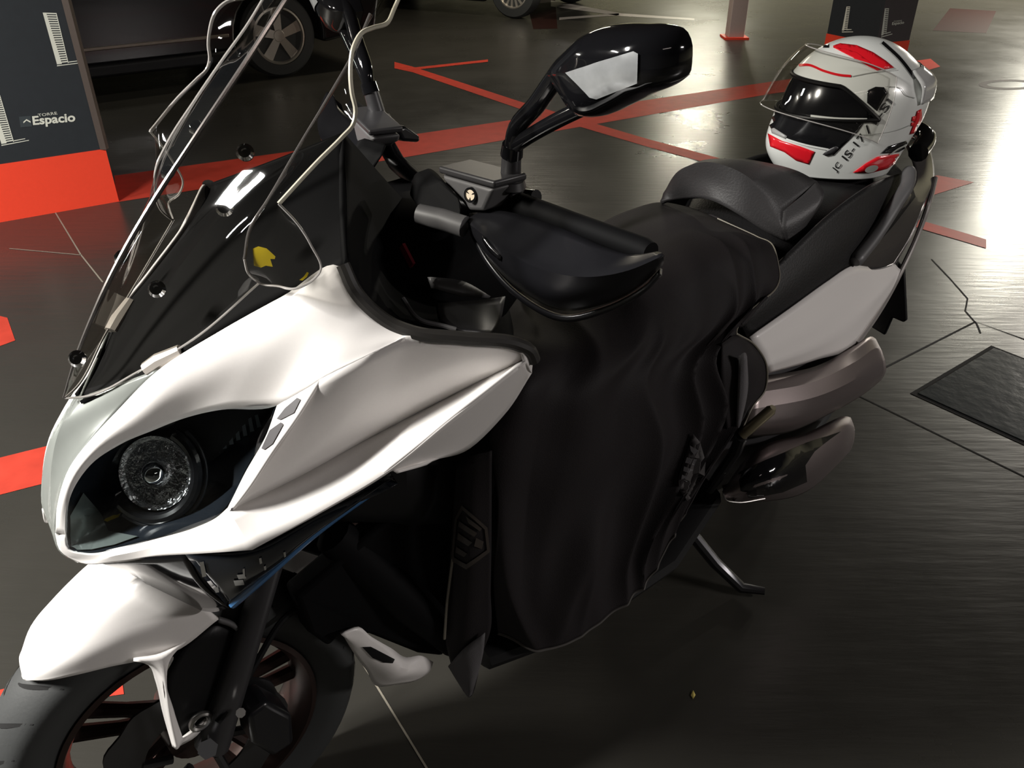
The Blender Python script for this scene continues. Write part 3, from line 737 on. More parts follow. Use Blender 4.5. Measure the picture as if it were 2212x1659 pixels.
w2_ = [(560, 612, .130), (536, 590, .132), (528, 560, .135), (540, 495, .14), (580, 430, .145), (645, 318, .142), (712, 206, .138), (760, 120, .133), (800, 40, .125), (838, -30, .115)]
w3 = [(640, 622, .185), (672, 608, .19), (692, 585, .195), (655, 505, .195), (602, 440, .185), (690, 345, .19), (763, 268, .19), (757, 165, .18), (790, 66, .165), (862, -6, .145)]
wg = MB()
wm = [((a[0] + b[0]) / 2, (a[1] + b[1]) / 2, (a[2] + b[2]) / 2 + .006) for a, b in zip(w2_, w3)]
wing = MB().patch([QQ(w2_), QQ(wm), QQ(w3)], N_, 5)
wmm = wing.mirrored()
scr_all.add(wing.v, wing.f).add(wmm.v, wmm.f)
ws = scr_all.build('windscreen', SCREEN, SC, sharp=40); ws['label'] = 'clear smoked windscreen'
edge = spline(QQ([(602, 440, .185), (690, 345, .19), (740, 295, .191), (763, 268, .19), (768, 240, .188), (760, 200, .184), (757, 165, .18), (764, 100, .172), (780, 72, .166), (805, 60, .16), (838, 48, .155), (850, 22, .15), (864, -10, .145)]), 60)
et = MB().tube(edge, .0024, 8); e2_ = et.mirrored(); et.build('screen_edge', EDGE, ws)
RDG = mat('clear_edge_bead', (0.40, 0.38, 0.36), 0.08, coat=0.6)
e2_.build('screen_edge', RDG, ws)
cb = MB().tube(spline(QQ([(602, 440, .186), (640, 480, .194), (672, 530, .196), (692, 585, .196), (672, 608, .191), (640, 623, .186), (600, 618, .16), (560, 611, .131), (536, 590, .133), (528, 560, .136)]), 50), .0014, 6)
cb.build('screen_edge', RDG, ws); cb.mirrored().build('screen_edge', RDG, ws)
lb = MB().tube(spline(QQ([(140, 860, 0.0), (175, 858, .012), (300, 802, .060), (430, 724, .10), (560, 611, .13)]), 40), .0014, 6)
lb.build('screen_edge', RDG, ws); lb.mirrored().build('screen_edge', RDG, ws)
BEAD = mat('bright_fold_glint', (0.42, 0.39, 0.37), 0.14, metal=0.8)  # added beads standing in for bright reflections along the screen's bends
sp = MB().tube([p + Vector((.0012, 0, .001)) for p in spline(QQ(c0), 60)], [.0012 + .002 * min(1, k / 12) for k in range(60)], 8); sp.build('fold_glint', BEAD, ws)
sp = MB().tube(spline(QQ(c2[2:9]), 50), .0018, 8); sp.build('fold_glint', BEAD, ws); sp.mirrored().build('fold_glint', RDG, ws)
for (u, v, y) in ((486, 450, .085), (340, 625, .06), (168, 775, .015), (530, 330, .07)):  # last entry is a chrome bead put in as a glint
    for s in ((1, -1) if y > .03 else (1,)):
        c = Q(u, v, y); c = c if s > 0 else mirror(c)
        Mq = Matrix.Translation(c) @ Vector((.45, .75 * s, .55)).to_track_quat('Z', 'Y').to_matrix().to_4x4()
        MB().lathe([(.009, -.004), (.010, .002), (.007, .006), (.004, .006), (.003, .003), (.001, .003)], Mq, 16).build('screw_and_glint', CHROME, ws)
for s in (1, -1):
    t = MB().tube([Q(318, 800, .062), Q(345, 782, .07), Q(392, 758, .085)], [.010, .011, .008], 10)
    (t if s > 0 else t.mirrored()).build('screen_bracket', mat('pale_bracket', (0.5, 0.46, 0.42), 0.4), ws)
WT = bvh(wing)
v, f = fillpoly([(541, 540), (553, 534), (572, 540), (592, 558), (590, 563), (580, 563), (585, 580), (570, 578), (560, 583), (545, 578)], 10)
stick(WT, v, f, CB, rayb, -0.004).build('sticker', YELLOW, ws)['label'] = 'yellow sticker'
v, f = fillpoly([(645, 606), (652, 607), (662, 600), (666, 592), (662, 590), (655, 600)], 8)
stick(WT, v, f, CB, rayb, -0.004).build('sticker', YELLOW, ws)

# ---- black cowl under the screen, cockpit and inner panels
e0 = [(172, 866, .010), (250, 846, .040), (345, 799, .080), (480, 714, .109), (620, 637, .145), (735, 580, .184), (748, 572, .19)]
k0 = [(185, 852, 0), (235, 800, 0), (300, 706, 0), (400, 560, 0), (500, 445, 0), (640, 352, 0), (742, 285, 0)]
km = [((a[0] + b[0]) / 2 + 4, (a[1] + b[1]) / 2, (a[2] + b[2]) / 2) for a, b in zip(e0, k0)]
cw = MB().patch([QQ(e0), QQ(km), QQ(k0)], 36, 6); cw.add(cw.mirrored().v, cw.mirrored().f)
cw.build('instrument_cowl', MATTE, SC, solid=0.004)
r0 = [(742, 285, 0), (742, 430, .10), (750, 572, .19)]
r1 = [(880, 440, 0), (840, 560, .10), (812, 668, .218)]
r2 = [(960, 520, 0), (930, 620, .12), (895, 722, .25)]
r3 = [(1060, 600, 0), (1060, 670, .14), (1010, 738, .285)]
r4 = [(1130, 700, 0), (1130, 760, .16), (1140, 768, .308)]
inn = MB().patch([QQ(r0), QQ(r1), QQ(r2), QQ(r3), QQ(r4)], 20, 6); inn.add(inn.mirrored().v, inn.mirrored().f)
inn.build('inner_fairing', MATTE, SC, solid=0.006)
trim = MB().tube(spline(QQ([(740, 572, .187), (766, 628, .203), (810, 676, .223), (850, 703, .238), (890, 718, .254), (1000, 731, .284), (1122, 745, .312), (1142, 755, .316), (1153, 778, .316)]), 50), .0085, 10)
both(trim, 'fairing_trim', mat('black_rubber_trim', (0.02, 0.018, 0.016), 0.5))
both(MB().patch([QQ([(930, 598, .20), (1000, 607, .20), (1060, 640, .20)]), QQ([(938, 622, .205), (1000, 640, .205), (1056, 644, .2)])], 12, 2), 'glovebox_lip', GREYP, solid=0.006)
both(MB().patch([QQ([(945, 655, .21), (1030, 648, .215), (1092, 640, .21)]), QQ([(955, 690, .235), (1030, 690, .24), (1082, 690, .23)]), QQ([(1000, 716, .255), (1040, 722, .26), (1060, 722, .255)])], 12, 3), 'glovebox_lid', DGREY, solid=0.006)
both(MB().tube(spline(QQ([(870, 645, .20), (905, 690, .23), (960, 705, .25), (985, 712, .26)]), 16), .003, 8), 'cable', GREYP)
MB().box((0, 0, 0), (.004, .012, .03), Matrix.Translation(Q(880, 552, .12)) @ Matrix.Rotation(.8, 4, 'X')).build('indicator_tell_tale', mat('red_reflector', (0.45, 0.03, 0.06), 0.3), SC)

# ---- body core: everything dark between the panels
def section(x, zl, zt, hw, n=24, e=3.0):
    zc, hz = (zl + zt) / 2, (zt - zl) / 2; o = []
    for k in range(n):
        a = 2 * pi * k / n; c_, s_ = cos(a), sin(a)
        o.append(Vector((x, hw * math.copysign(abs(c_) ** (2 / e), c_), zc + hz * math.copysign(abs(s_) ** (2 / e), s_))))
    return o
def loft(secs, name, m, par=None, **k):
    t = MB().grid(secs, closed_u=True); n = len(secs[0])
    t.f.append(tuple(range(n))); t.f.append(tuple((len(secs) - 1) * n + i for i in range(n))[::-1])
    return t.build(name, m, par or SC, recalc=True, **k)
loft([section(-.03, .70, .80, .02), section(-.10, .64, .86, .085), section(-.20, .60, .93, .13), (section(-.32, .55, .95, .19)), section(-.42, .45, .88, .17), section(-.52, .36, .74, .14)], 'front_subframe', BLK)
loft([section(-.30, .30, .70, .10), section(-.42, .22, .80, .15), section(-.60, .20, .74, .14), section(-.90, .22, .60, .15), section(-1.1, .26, .70, .16)], 'tunnel', BLK)
loft([section(-.42, .25, .32, .24), section(-.60, .23, .30, .275), section(-.85, .23, .30, .275), section(-1.02, .27, .36, .24)], 'floorboard', BLK)
loft([section(-1.0, .20, .55, .17), section(-1.2, .18, .62, .2), section(-1.45, .18, .60, .2), section(-1.60, .22, .48, .17), section(-1.72, .25, .38, .1)], 'engine', DGREY)
both(MB().tube([Vector((-.24, .10, .58)), Vector((-.33, .15, .42)), Vector((-.40, .17, .30))], [.03, .035, .03], 12), 'radiator_shroud', MATTE)
rc_ = MB().prism(QQ([(640, 1290, .115), (760, 1190, .135), (985, 1005, .16), (985, 1300, .16), (960, 1420, .165), (905, 1414, .16), (800, 1372, .145), (742, 1368, .135), (712, 1400, .13), (670, 1370, .12)]), (0, -.04, 0))
both(rc_, 'radiator_cowl', MATTE, bevel=.008, recalc=True)
# white belly spoiler
bs = MB().patch([QQ([(737, 1371, .150), (778, 1357, .152), (800, 1374, .156), (845, 1400, .165), (880, 1420, .172), (905, 1416, .175), (936, 1430, .178)]),
                 QQ([(745, 1378, .150), (762, 1388, .152), (788, 1402, .158), (820, 1430, .168), (858, 1440, .182), (895, 1444, .186), (930, 1448, .180)]),
                 QQ([(744, 1378, .142), (765, 1412, .146), (790, 1446, .150), (822, 1484, .156), (850, 1480, .166), (895, 1472, .172), (915, 1462, .172)])], 28, 4)
bl_, br_ = both(bs, 'belly_spoiler', WHITE, solid=0.006); bl_['label'] = 'white belly spoiler'
v, f = fillpoly([(782, 1396), (800, 1396), (830, 1412), (852, 1424), (848, 1432), (828, 1430), (805, 1420)], 10)
t = stick(bvh(bs), v, f, CB, rayb, .0015); t.build('vent', BLK, bl_); t.mirrored().build('vent', BLK, br_)

# ---- saddle, backrest, tail
loft([section(-.80, .62, .70, .09), section(-.95, .60, .735, .12), section(-1.15, .60, .745, .135), section(-1.3, .62, .77, .14)], 'saddle', LEATH)
pr = [section(-1.24, .70, .79, .12), section(-1.30, .70, .818, .15), section(-1.45, .70, .818, .15), section(-1.65, .71, .818, .135), section(-1.80, .73, .816, .10), section(-1.84, .75, .81, .06)]
loft(pr, 'pillion_seat', LEATH)
bk = MB().patch([QQ([(1432, 418, -.14), (1470, 366, -.085), (1530, 350, -.02), (1600, 372, .04), (1650, 411, .08), (1692, 455, .112)]),
                 QQ([(1430, 426, -.135), (1478, 394, -.08), (1540, 392, -.01), (1600, 418, .05), (1648, 452, .09), (1690, 490, .128)]),
                 QQ([(1426, 434, -.13), (1482, 430, -.08), (1540, 434, .0), (1600, 466, .06), (1650, 498, .10), (1700, 522, .136)])], 30, 5)
bk.patch([QQ([(1692, 455, .112), (1690, 490, .128), (1700, 522, .136)]), QQ([(1735, 420, .112), (1738, 460, .135), (1722, 515, .140)]), QQ([(1764, 391, .105), (1779, 412, .13), (1735, 500, .14)])], 12, 4)
bk.patch([QQ([(1432, 418, -.14), (1470, 366, -.085), (1530, 350, -.02), (1600, 372, .04), (1650, 411, .08), (1692, 455, .112)]),
          QQ([(1450, 400, -.15), (1500, 352, -.11), (1580, 342, -.05), (1660, 352, .0), (1725, 370, .06), (1764, 391, .105)])], 30, 4)
o = bk.build('rider_backrest', PAD, SC, solid=0.012, sharp=60); o['label'] = 'grey padded rider backrest'
sc_ = MB().patch([QQ([(1575, 660, .185), (1690, 560, .172), (1790, 465, .158), (1880, 400, .145), (1950, 372, .12)]), QQ([(1600, 700, .205), (1700, 620, .195), (1820, 525, .18), (1905, 455, .16), (1968, 395, .13)]),
                 QQ([(1615, 730, .208), (1705, 670, .205), (1832, 578, .19), (1915, 505, .17), (1978, 425, .145)])], 24, 5)
both(sc_, 'seat_side_cover', LEATH, solid=0.005)
wp = MB().patch([QQ([(1620, 728, .215), (1705, 668, .21), (1790, 607, .20), (1838, 576, .193), (1880, 576, .183), (1932, 568, .168)]),
                 QQ([(1645, 765, .232), (1735, 718, .232), (1825, 655, .215), (1870, 635, .205), (1905, 605, .19), (1940, 578, .167)])], 30, 4)
wp.patch([QQ([(1645, 765, .232), (1735, 718, .232), (1825, 655, .215), (1870, 635, .205), (1905, 605, .19), (1940, 578, .167)]),
          QQ([(1655, 790, .24), (1760, 750, .24), (1830, 705, .228), (1875, 662, .214), (1915, 620, .194), (1945, 582, .166)]),
          QQ([(1661, 806, .232), (1762, 778, .232), (1848, 743, .222), (1884, 692, .204), (1925, 630, .182), (1950, 586, .160)])], 30, 4, smooth=False)
o = both(wp, 'tail_panel', WHITE, solid=0.005)[0]; o['label'] = 'white tail side panel'
TAILG = mat('dark_smoked_tail', (0.05, 0.045, 0.045), 0.12, coat=0.6)
tp = MB().patch([QQ([(1838, 580, .188), (1905, 505, .165), (1960, 425, .145), (1980, 375, .11), (1962, 320, .05), (1948, 305, 0)]),
                 QQ([(1900, 582, .182), (1945, 520, .168), (1985, 435, .145), (2003, 378, .11), (1992, 318, .05), (1975, 296, 0)]),
                 QQ([(1934, 572, .168), (1970, 510, .160), (2002, 430, .142), (2018, 385, .11), (2012, 330, .06), (1990, 292, 0)])], 36, 5)
both(tp, 'tail_cover', TAILG, solid=0.004)
both(MB().tube(spline(QQ([(1850, 742, .222), (1890, 686, .202), (1940, 598, .168), (1985, 500, .152), (2006, 440, .142), (2020, 385, .112)]), 40), .0065, 10), 'tail_edge_strip', mat('silver_edge_strip', (0.55, 0.52, 0.50), 0.25, metal=0.6))
both(MB().tube(spline(QQ([(1846, 566, .195), (1890, 510, .185), (1935, 440, .172), (1962, 392, .158), (1964, 366, .142)]), 40), [.011] + [.015] * 38 + [.012], 14), 'grab_rail', GREYP)
MB().tube(spline([Vector((-1.80, .11, .855)), Vector((-1.90, .07, .87)), Vector((-1.93, 0, .875)), Vector((-1.90, -.07, .87)), Vector((-1.80, -.11, .855))], 30), .022, 12).build('rear_carrier', GLOSS, SC)
MB().box((-2.0, 0, .70), (.03, .16, .06)).build('tail_light', mat('red_tail_lens', (0.35, 0.01, 0.015), 0.15, coat=0.5), SC, bevel=.012)
fp = [QX(u, v, -2.03) for u, v in [(1862, 690), (1915, 722), (1932, 684), (1955, 694), (1962, 690), (1957, 578), (1940, 560), (1880, 560)]]
MB().prism(fp, (.012, 0, 0)).build('rear_mudflap', BLK, SC, bevel=.004, recalc=True)
MB().tube([Vector((-1.75, 0, .62)), Vector((-1.95, 0, .55)), Vector((-2.03, 0, .45))], [.05, .05, .04], 10).build('mudflap_arm', BLK, SC)
loft([section(-1.3, .55, .72, .13), section(-1.6, .58, .74, .13), section(-1.95, .64, .76, .09)], 'rear_frame', BLK)
# rear wheel
MR = Matrix(((1, 0, 0, -1.57), (0, 0, 1, 0), (0, -1, 0, .283), (0, 0, 0, 1)))
tyre(MR, .283, .18, .15, 'rear_tyre', False); rim(MR, .18, 'rear_wheel_rim', BRONZE)
# engine side: air box and belt case
ab_ = MB().patch([QQ([(1630, 815, .215), (1770, 788, .232), (1848, 746, .232), (1880, 727, .222), (1892, 732, .21)]),
                  QQ([(1625, 850, .25), (1760, 824, .268), (1850, 780, .262), (1895, 752, .24), (1905, 758, .232)])], 24, 3)
ab_.patch([QQ([(1625, 850, .25), (1760, 824, .268), (1850, 780, .262), (1895, 752, .24), (1905, 758, .232)]),
           QQ([(1620, 885, .262), (1760, 858, .285), (1850, 818, .276), (1900, 782, .25), (1912, 778, .24)])], 24, 3)
ab_.patch([QQ([(1620, 885, .262), (1760, 858, .285), (1850, 818, .276), (1900, 782, .25), (1912, 778, .24)]),
           QQ([(1616, 915, .262), (1740, 900, .28), (1830, 858, .275), (1890, 820, .255), (1914, 800, .236)]),
           QQ([(1612, 945, .235), (1700, 935, .245), (1800, 890, .245), (1868, 850, .235), (1905, 820, .222)])], 24, 4)
o = ab_.build('air_box_cover', CASE, SC, solid=0.03, sharp=20); o['label'] = 'brown-grey satin air box cover'
cv = MB().patch([QQ([(1560, 1062, .245), (1610, 992, .255), (1740, 936, .262), (1826, 899, .24), (1838, 902, .228)]),
                 QQ([(1563, 1068, .265), (1625, 1008, .288), (1745, 955, .296), (1832, 915, .268), (1846, 925, .25)]),
                 QQ([(1566, 1074, .27), (1640, 1040, .312), (1750, 995, .316), (1820, 955, .295), (1846, 945, .255)]),
                 QQ([(1568, 1080, .268), (1645, 1072, .30), (1755, 1040, .304), (1815, 990, .285), (1842, 962, .25)]),
                 QQ([(1572, 1086, .25), (1645, 1084, .27), (1752, 1056, .275), (1805, 1008, .265), (1836, 975, .235)])], 30, 4)
o = cv.build('belt_case', CASE, SC, solid=0.03, sharp=60); o['label'] = 'brown-grey satin belt case'
v, f = fillpoly([(1596, 1022), (1650, 996), (1740, 958), (1815, 932), (1790, 950), (1758, 975), (1738, 1005), (1742, 1040), (1690, 1062), (1620, 1076), (1600, 1060)], 14)
stick(bvh(cv), v, f, CB, rayb, .002).build('cover_insert', GLOSS, o)
MB().tube(spline(QQ([(1562, 1066, .275), (1568, 1080, .277), (1590, 1085, .285), (1652, 1077, .305)]), 16), .0016, 6).build('case_trim', STEEL, SC)
pg = MB().tube([Q(1602, 940, .295), Q(1616, 928, .302), Q(1665, 886, .315), Q(1670, 880, .318)], [.009, .010, .010, .006], 12)
both(pg, 'passenger_footpeg', mat('tarnished_brass_peg', (0.22, 0.19, 0.12), 0.4, metal=0.6))
both(MB().tube([Q(1532, 1058, .225), Q(1590, 972, .27), Q(1602, 942, .294)], [.010, .012, .011], 10), 'footpeg_bracket', DSTEEL)
ex = MB().tube([Vector((-1.05, -.22, .30)), Vector((-1.3, -.25, .33)), Vector((-1.75, -.27, .42))], [.05, .07, .06], 16).build('exhaust', DSTEEL, SC)
# centre stand
stn = MB().tube([Vector((-1.02, .12, .22)), Vector((-1.10, .20, .07)), Vector((-1.13, .26, .018)), QZ(1652, 1277, .022)], [.014, .014, .013, .009], 10)
stn.tube([Vector((-1.02, -.12, .22)), Vector((-1.10, -.20, .07)), Vector((-1.13, -.24, .016))], [.014, .014, .013], 10).tube([Vector((-1.04, -.14, .18)), Vector((-1.04, .14, .18))], .012, 10)
stn.build('centre_stand', DSTEEL, SC)

# ---- handlebar and controls
HBM = MB().tube([Vector((-.52, 0, 1.0)), Q(1030, 448, .12), Q(1110, 442, .195)], .014, 14)
steer2(HBM, 'handlebar', BLKS)
loft([section(-.34, .84, .98, .10), section(-.42, .82, 1.01, .15), section(-.54, .82, 1.015, .15), section(-.62, .84, .97, .10), section(-.66, .86, .93, .05)], 'handlebar_cover', MATTE)
steer2(MB().tube([Q(1118, 440, .20), Q(1250, 488, .30), Q(1392, 540, .40), Q(1406, 546, .41)], [.015, .014, .014, .012], 16), 'grip', MATTE)
XC = -.462
mc = MB().prism([QX(u, v, XC) for u, v in [(952, 377), (1064, 409), (1054, 432), (1043, 457), (1012, 456), (986, 425), (962, 400)]], (-.045, 0, 0))
ml, mr_ = steer2(mc, 'master_cylinder', GREYP, bevel=.005, recalc=True)
f0, f1 = QX(947, 374, XC + .004), QX(1067, 408, XC + .004)
lid = MB().prism([f0, f1, f1 + Vector((-.053, 0, 0)), f0 + Vector((-.053, 0, 0))], (0, 0, .009))
for p_, t in ((ml, lid), (mr_, smirrored(lid))): t.build('reservoir_lid', DGREY, p_, bevel=.003, recalc=True)
c = QX(1018, 421, XC + .002); nd = Vector((1, .25, .15)).normalized(); Me = Matrix.Translation(c) @ nd.to_track_quat('Z', 'Y').to_matrix().to_4x4()
MB().lathe([(.010, 0), (.0095, .003), (.0075, .003), (.007, .0015), (.001, .0015)], Me, 24).build('level_window', HBLK, ml)
em = MB(); em.add([Me @ Vector((.0066 * cos(a), .0066 * sin(a), .002)) for a in [2 * pi * k / 20 for k in range(20)]], [tuple(range(20))]); em.build('window_glass', mat('cream_sight_glass', (0.85, 0.72, 0.55), 0.5), ml)
em = MB()
for k in range(3):
    a = pi / 2 + k * 2 * pi / 3
    em.add([Me @ Vector(p) for p in [(.0064 * cos(a + .9), .0064 * sin(a + .9), .0026), (.0064 * cos(a + 1.2), .0064 * sin(a + 1.2), .0026), (.002 * cos(a + 1.05), .002 * sin(a + 1.05), .0026)]], [(0, 1, 2)])
em.build('sight_mark', HBLK, ml)
blk_ = MB().prism(QQ([(900, 452, .10), (912, 398, .09), (952, 384, .11), (988, 425, .15), (1004, 452, .16), (1000, 484, .165)]), (-.02, -.05, 0))
steer2(blk_, 'switch_housing', MATTE, bevel=.006, recalc=True)
steer2(MB().tube([Q(905, 462, .11), Q(955, 474, .14), Q(1004, 490, .17)], [.013, .014, .014], 14), 'lever_shroud', GREYP)
sw = MB().prism(QQ([(1096, 420, .20), (1125, 412, .205), (1165, 440, .21), (1170, 462, .215), (1110, 452, .20)]), (-.03, -.04, 0))
sw1, sw2 = steer2(sw, 'switch_cluster', BLKS, bevel=.006, recalc=True)
for (u, v, y, r) in ((1152, 432, .21, .011), (1128, 448, .205, .008)):
    t = MB().tube([Q(u, v, y) + Vector((0, -.015, 0)), Q(u, v, y) + Vector((0, .006, .006))], [r, r * .8], 12)
    t.build('switch_button', HBLK, sw1); smirrored(t).build('switch_button', HBLK, sw2)
steer2(MB().tube(spline(QQ([(1040, 470, .17), (1120, 500, .23), (1230, 545, .31), (1340, 580, .39)]), 16), .006, 8), 'brake_lever', DSTEEL)
# hand guards
g0 = [(1014, 460, .150), (1080, 455, .20), (1160, 474, .26), (1240, 504, .32), (1310, 534, .37), (1372, 550, .412), (1420, 543, .44)]
g1 = [(1010, 476, .168), (1052, 500, .218), (1112, 540, .272), (1192, 574, .33), (1280, 584, .385), (1360, 574, .425), (1430, 546, .452)]
g1b = [(1011, 482, .172), (1050, 512, .226), (1110, 554, .28), (1190, 588, .338), (1280, 598, .392), (1364, 582, .432), (1433, 552, .456)]
g2 = [(1012, 492, .170), (1050, 540, .224), (1110, 594, .276), (1190, 628, .332), (1290, 628, .386), (1372, 600, .424), (1434, 562, .452)]
g3 = [(1016, 498, .155), (1054, 558, .205), (1116, 620, .258), (1208, 670, .315), (1302, 658, .365), (1380, 620, .408), (1432, 574, .440)]
hg = MB().patch([QQ(g0), QQ(g1)], 40, 5).patch([QQ(g1), QQ(g1b)], 40, 2).patch([QQ(g1b), QQ(g2), QQ(g3)], 40, 5)
steer2(hg, 'hand_guard', BLKS, solid=0.004, sharp=28)
g4 = [(1020, 505, .150), (1056, 572, .198), (1118, 640, .250), (1212, 690, .305), (1306, 672, .355), (1384, 632, .398), (1426, 590, .43)]
steer2(MB().patch([QQ([(u, v - 10, y + .012) for u, v, y in g4]), QQ([(u, v - 3, y + .010) for u, v, y in g4]), QQ([(u, v - 12, y - .012) for u, v, y in g4])], 40, 3), 'guard_lip', BLKS, solid=.003)
steer2(MB().patch([QQ([(1040, 510, .222), (1055, 528, .236), (1082, 555, .258)]), QQ([(1042, 520, .222), (1055, 542, .236), (1080, 564, .256)])], 8, 2), 'guard_slot', HBLK, solid=.002)
# mirrors
rimp = [(1206, 150), (1222, 128), (1246, 104), (1290, 66), (1318, 54), (1350, 50), (1400, 50), (1442, 53), (1470, 66), (1482, 92), (1483, 125), (1478, 162), (1455, 182), (1400, 206), (1350, 231), (1305, 250), (1278, 250), (1262, 240), (1240, 208)]
XM = -.505
rp3 = [QX(u, v, XM) for u, v in rimp]; rp3 = spline(rp3 + [rp3[0]], 61)[:-1]
ctr_ = sum(rp3, Vector((0, 0, 0))) / 60
def mring(k, dx): return [ctr_ + (p - ctr_) * k + Vector((dx, 0, 0)) for p in rp3]
head = MB().grid([mring(.97, -.012), mring(1.0, 0), mring(.985, .010), mring(.92, .024), mring(.80, .034), mring(.5, .042), mring(.2, .044), mring(.01, .0445)], closed_u=True)
hm1, hm2 = steer2(head, 'mirror', GLOSS, recalc=True, sharp=50)
gl = MB().grid([mring(.96, -.013), mring(.01, -.014)], closed_u=True)
gl.build('mirror_glass', CHROME, hm1, recalc=True); smirrored(gl).build('mirror_glass', CHROME, hm2, recalc=True)
v, f = fillpoly([(1224, 157), (1300, 132), (1370, 111), (1380, 116), (1378, 178), (1330, 196), (1290, 212), (1275, 208), (1248, 180)], 12)
sil = stick(bvh(head), v, f, CB, rayb, .002)
SILV = mat('pale_facet_reflection', (0.62, 0.64, 0.65), 0.25, metal=0.6, var=0.35, scale=40)  # pale mottled plate painted as a lamp reflected in the glossy mirror back
sil.build('facet_reflection', SILV, hm1)['label'] = 'pale painted lamp reflection on the mirror back'; smirrored(sil).build('facet_reflection', SILV, hm2)
ma = MB().tube(spline([QX(1108, 318, -.495), QX(1112, 290, -.495), QX(1160, 225, -.495), QX(1215, 150, -.495), QX(1250, 120, -.49)], 20), [.011] * 20, 12)
ma.tube(spline([QX(1108, 318, -.495), QX(1150, 290, -.495), QX(1200, 262, -.495), QX(1275, 225, -.495)], 20), [.009] * 20, 12)
ma.tube([QX(1222, 155, -.492), QX(1245, 195, -.492), QX(1268, 238, -.492)], .009, 10)
ma.tube([QX(1105, 335, -.497), QX(1108, 312, -.495)], [.014, .013], 14)
steer2(ma, 'mirror_arm', GLOSS, recalc=True)
steer2(MB().tube([QX(1103, 384, -.502), QX(1105, 333, -.497)], [.013, .012], 16).tube([QX(1100, 398, -.502), QX(1102, 384, -.502)], [.022, .018], 16), 'mirror_stem', DGREY)

# ================================================================== THE LEG COVER over the saddle and floorboard
from mathutils import noise
LC = thing('leg_cover', 'black nylon leg cover draped over the scooter saddle and footwell', 'leg cover', MB2W)
A0 = [(1092, 570, -.13), (1150, 640, -.10), (1215, 545, -.14), (1292, 486, -.15), (1365, 452, -.15), (1434, 437, -.14), (1494, 449, -.085), (1550, 472, -.005)]
A1 = [(1090, 642, .0), (1150, 680, .02), (1240, 620, .03), (1320, 560, .04), (1400, 520, .04), (1480, 490, .04), (1556, 490, .055), (1636, 512, .095)]
A2 = [(1094, 706, .10), (1145, 715, .12), (1240, 690, .15), (1330, 650, .16), (1420, 610, .165), (1500, 580, .168), (1590, 545, .165), (1672, 535, .155)]
A3 = [(1108, 757, .18), (1140, 760, .20), (1230, 760, .225), (1320, 740, .23), (1420, 715, .225), (1510, 690, .22), (1600, 650, .21), (1684, 585, .185)]
A4 = [(1100, 835, .23), (1125, 840, .25), (1220, 860, .275), (1320, 850, .275), (1420, 830, .265), (1500, 800, .255), (1560, 760, .245), (1590, 722, .235)]
A5 = [(1060, 935, .235), (1095, 940, .255), (1200, 990, .285), (1310, 990, .295), (1410, 970, .290), (1490, 940, .285), (1550, 890, .275), (1640, 830, .262)]
A6 = [(1075, 1080, .255), (1180, 1150, .285), (1290, 1160, .300), (1380, 1130, .300), (1450, 1080, .300), (1510, 1020, .295), (1576, 950, .288)]
A7 = [(1065, 1260, .245), (1165, 1310, .285), (1260, 1290, .300), (1345, 1235, .305), (1410, 1175, .305), (1455, 1120, .305), (1512, 1055, .300)]
A8 = [(1075, 1370, .235), (1160, 1402, .275), (1250, 1375, .292), (1335, 1320, .300), (1400, 1255, .302), (1440, 1190, .302), (1480, 1110, .300)]
ap = MB().patch([QQ(r) for r in (A0, A1, A2, A3, A4, A5, A6, A7, A8)], 168, 14)
nu = 168; nr_ = len(ap.v) // nu
nrm = [Vector((0, 0, 0)) for _ in ap.v]
for q in ap.f:
    a_, b_, c_, d_ = [ap.v[i] for i in q]; n_ = (c_ - a_).cross(d_ - b_)
    for i in q: nrm[i] += n_
for i, p in enumerate(ap.v):
    s_ = i % nu / (nu - 1); t_ = i // nu / (nr_ - 1)
    amp = .017 * min(1, max(0, (t_ - .22) * 2.2)) * min(1, s_ * 8) * min(1, (1 - s_) * 8 + .15)
    ph = 17 * s_ + 3.0 * sin(2.3 * t_ + 5 * s_) + 2.2 * noise.noise(Vector((s_ * 5, t_ * 3, 1.7)))
    amp *= min(1, (1 - t_) * 3.5 + .25)
    w = 1.0 - 2.1 * (sin(ph) ** 2 + .012) ** .40
    w2 = noise.noise(Vector((s_ * 9, t_ * 6, 4.2)))
    ap.v[i] = p + nrm[i].normalized() * (amp * w + .006 * w2 * min(1, t_ * 3))
apo = ap.build('apron', CLOTH, LC, solid=0.003, sharp=70)
def edge_of(row_or_col, idx):
    return [ap.v[idx * nu + k] for k in range(nu)] if row_or_col == 'row' else [ap.v[k * nu + idx] for k in range(nr_)]
MB().tube(edge_of('row', nr_ - 1), .0028, 6).build('piping', mat('dark_hem_piping', (0.05, 0.045, 0.04), 0.7), LC)
rc = edge_of('col', nu - 1)
MB().tube(rc[:int(nr_ * .52)], .0016, 6).build('piping', PIPING, LC)
MB().tube(rc[int(nr_ * .5):], .0026, 6).build('piping', CLOTH, LC)
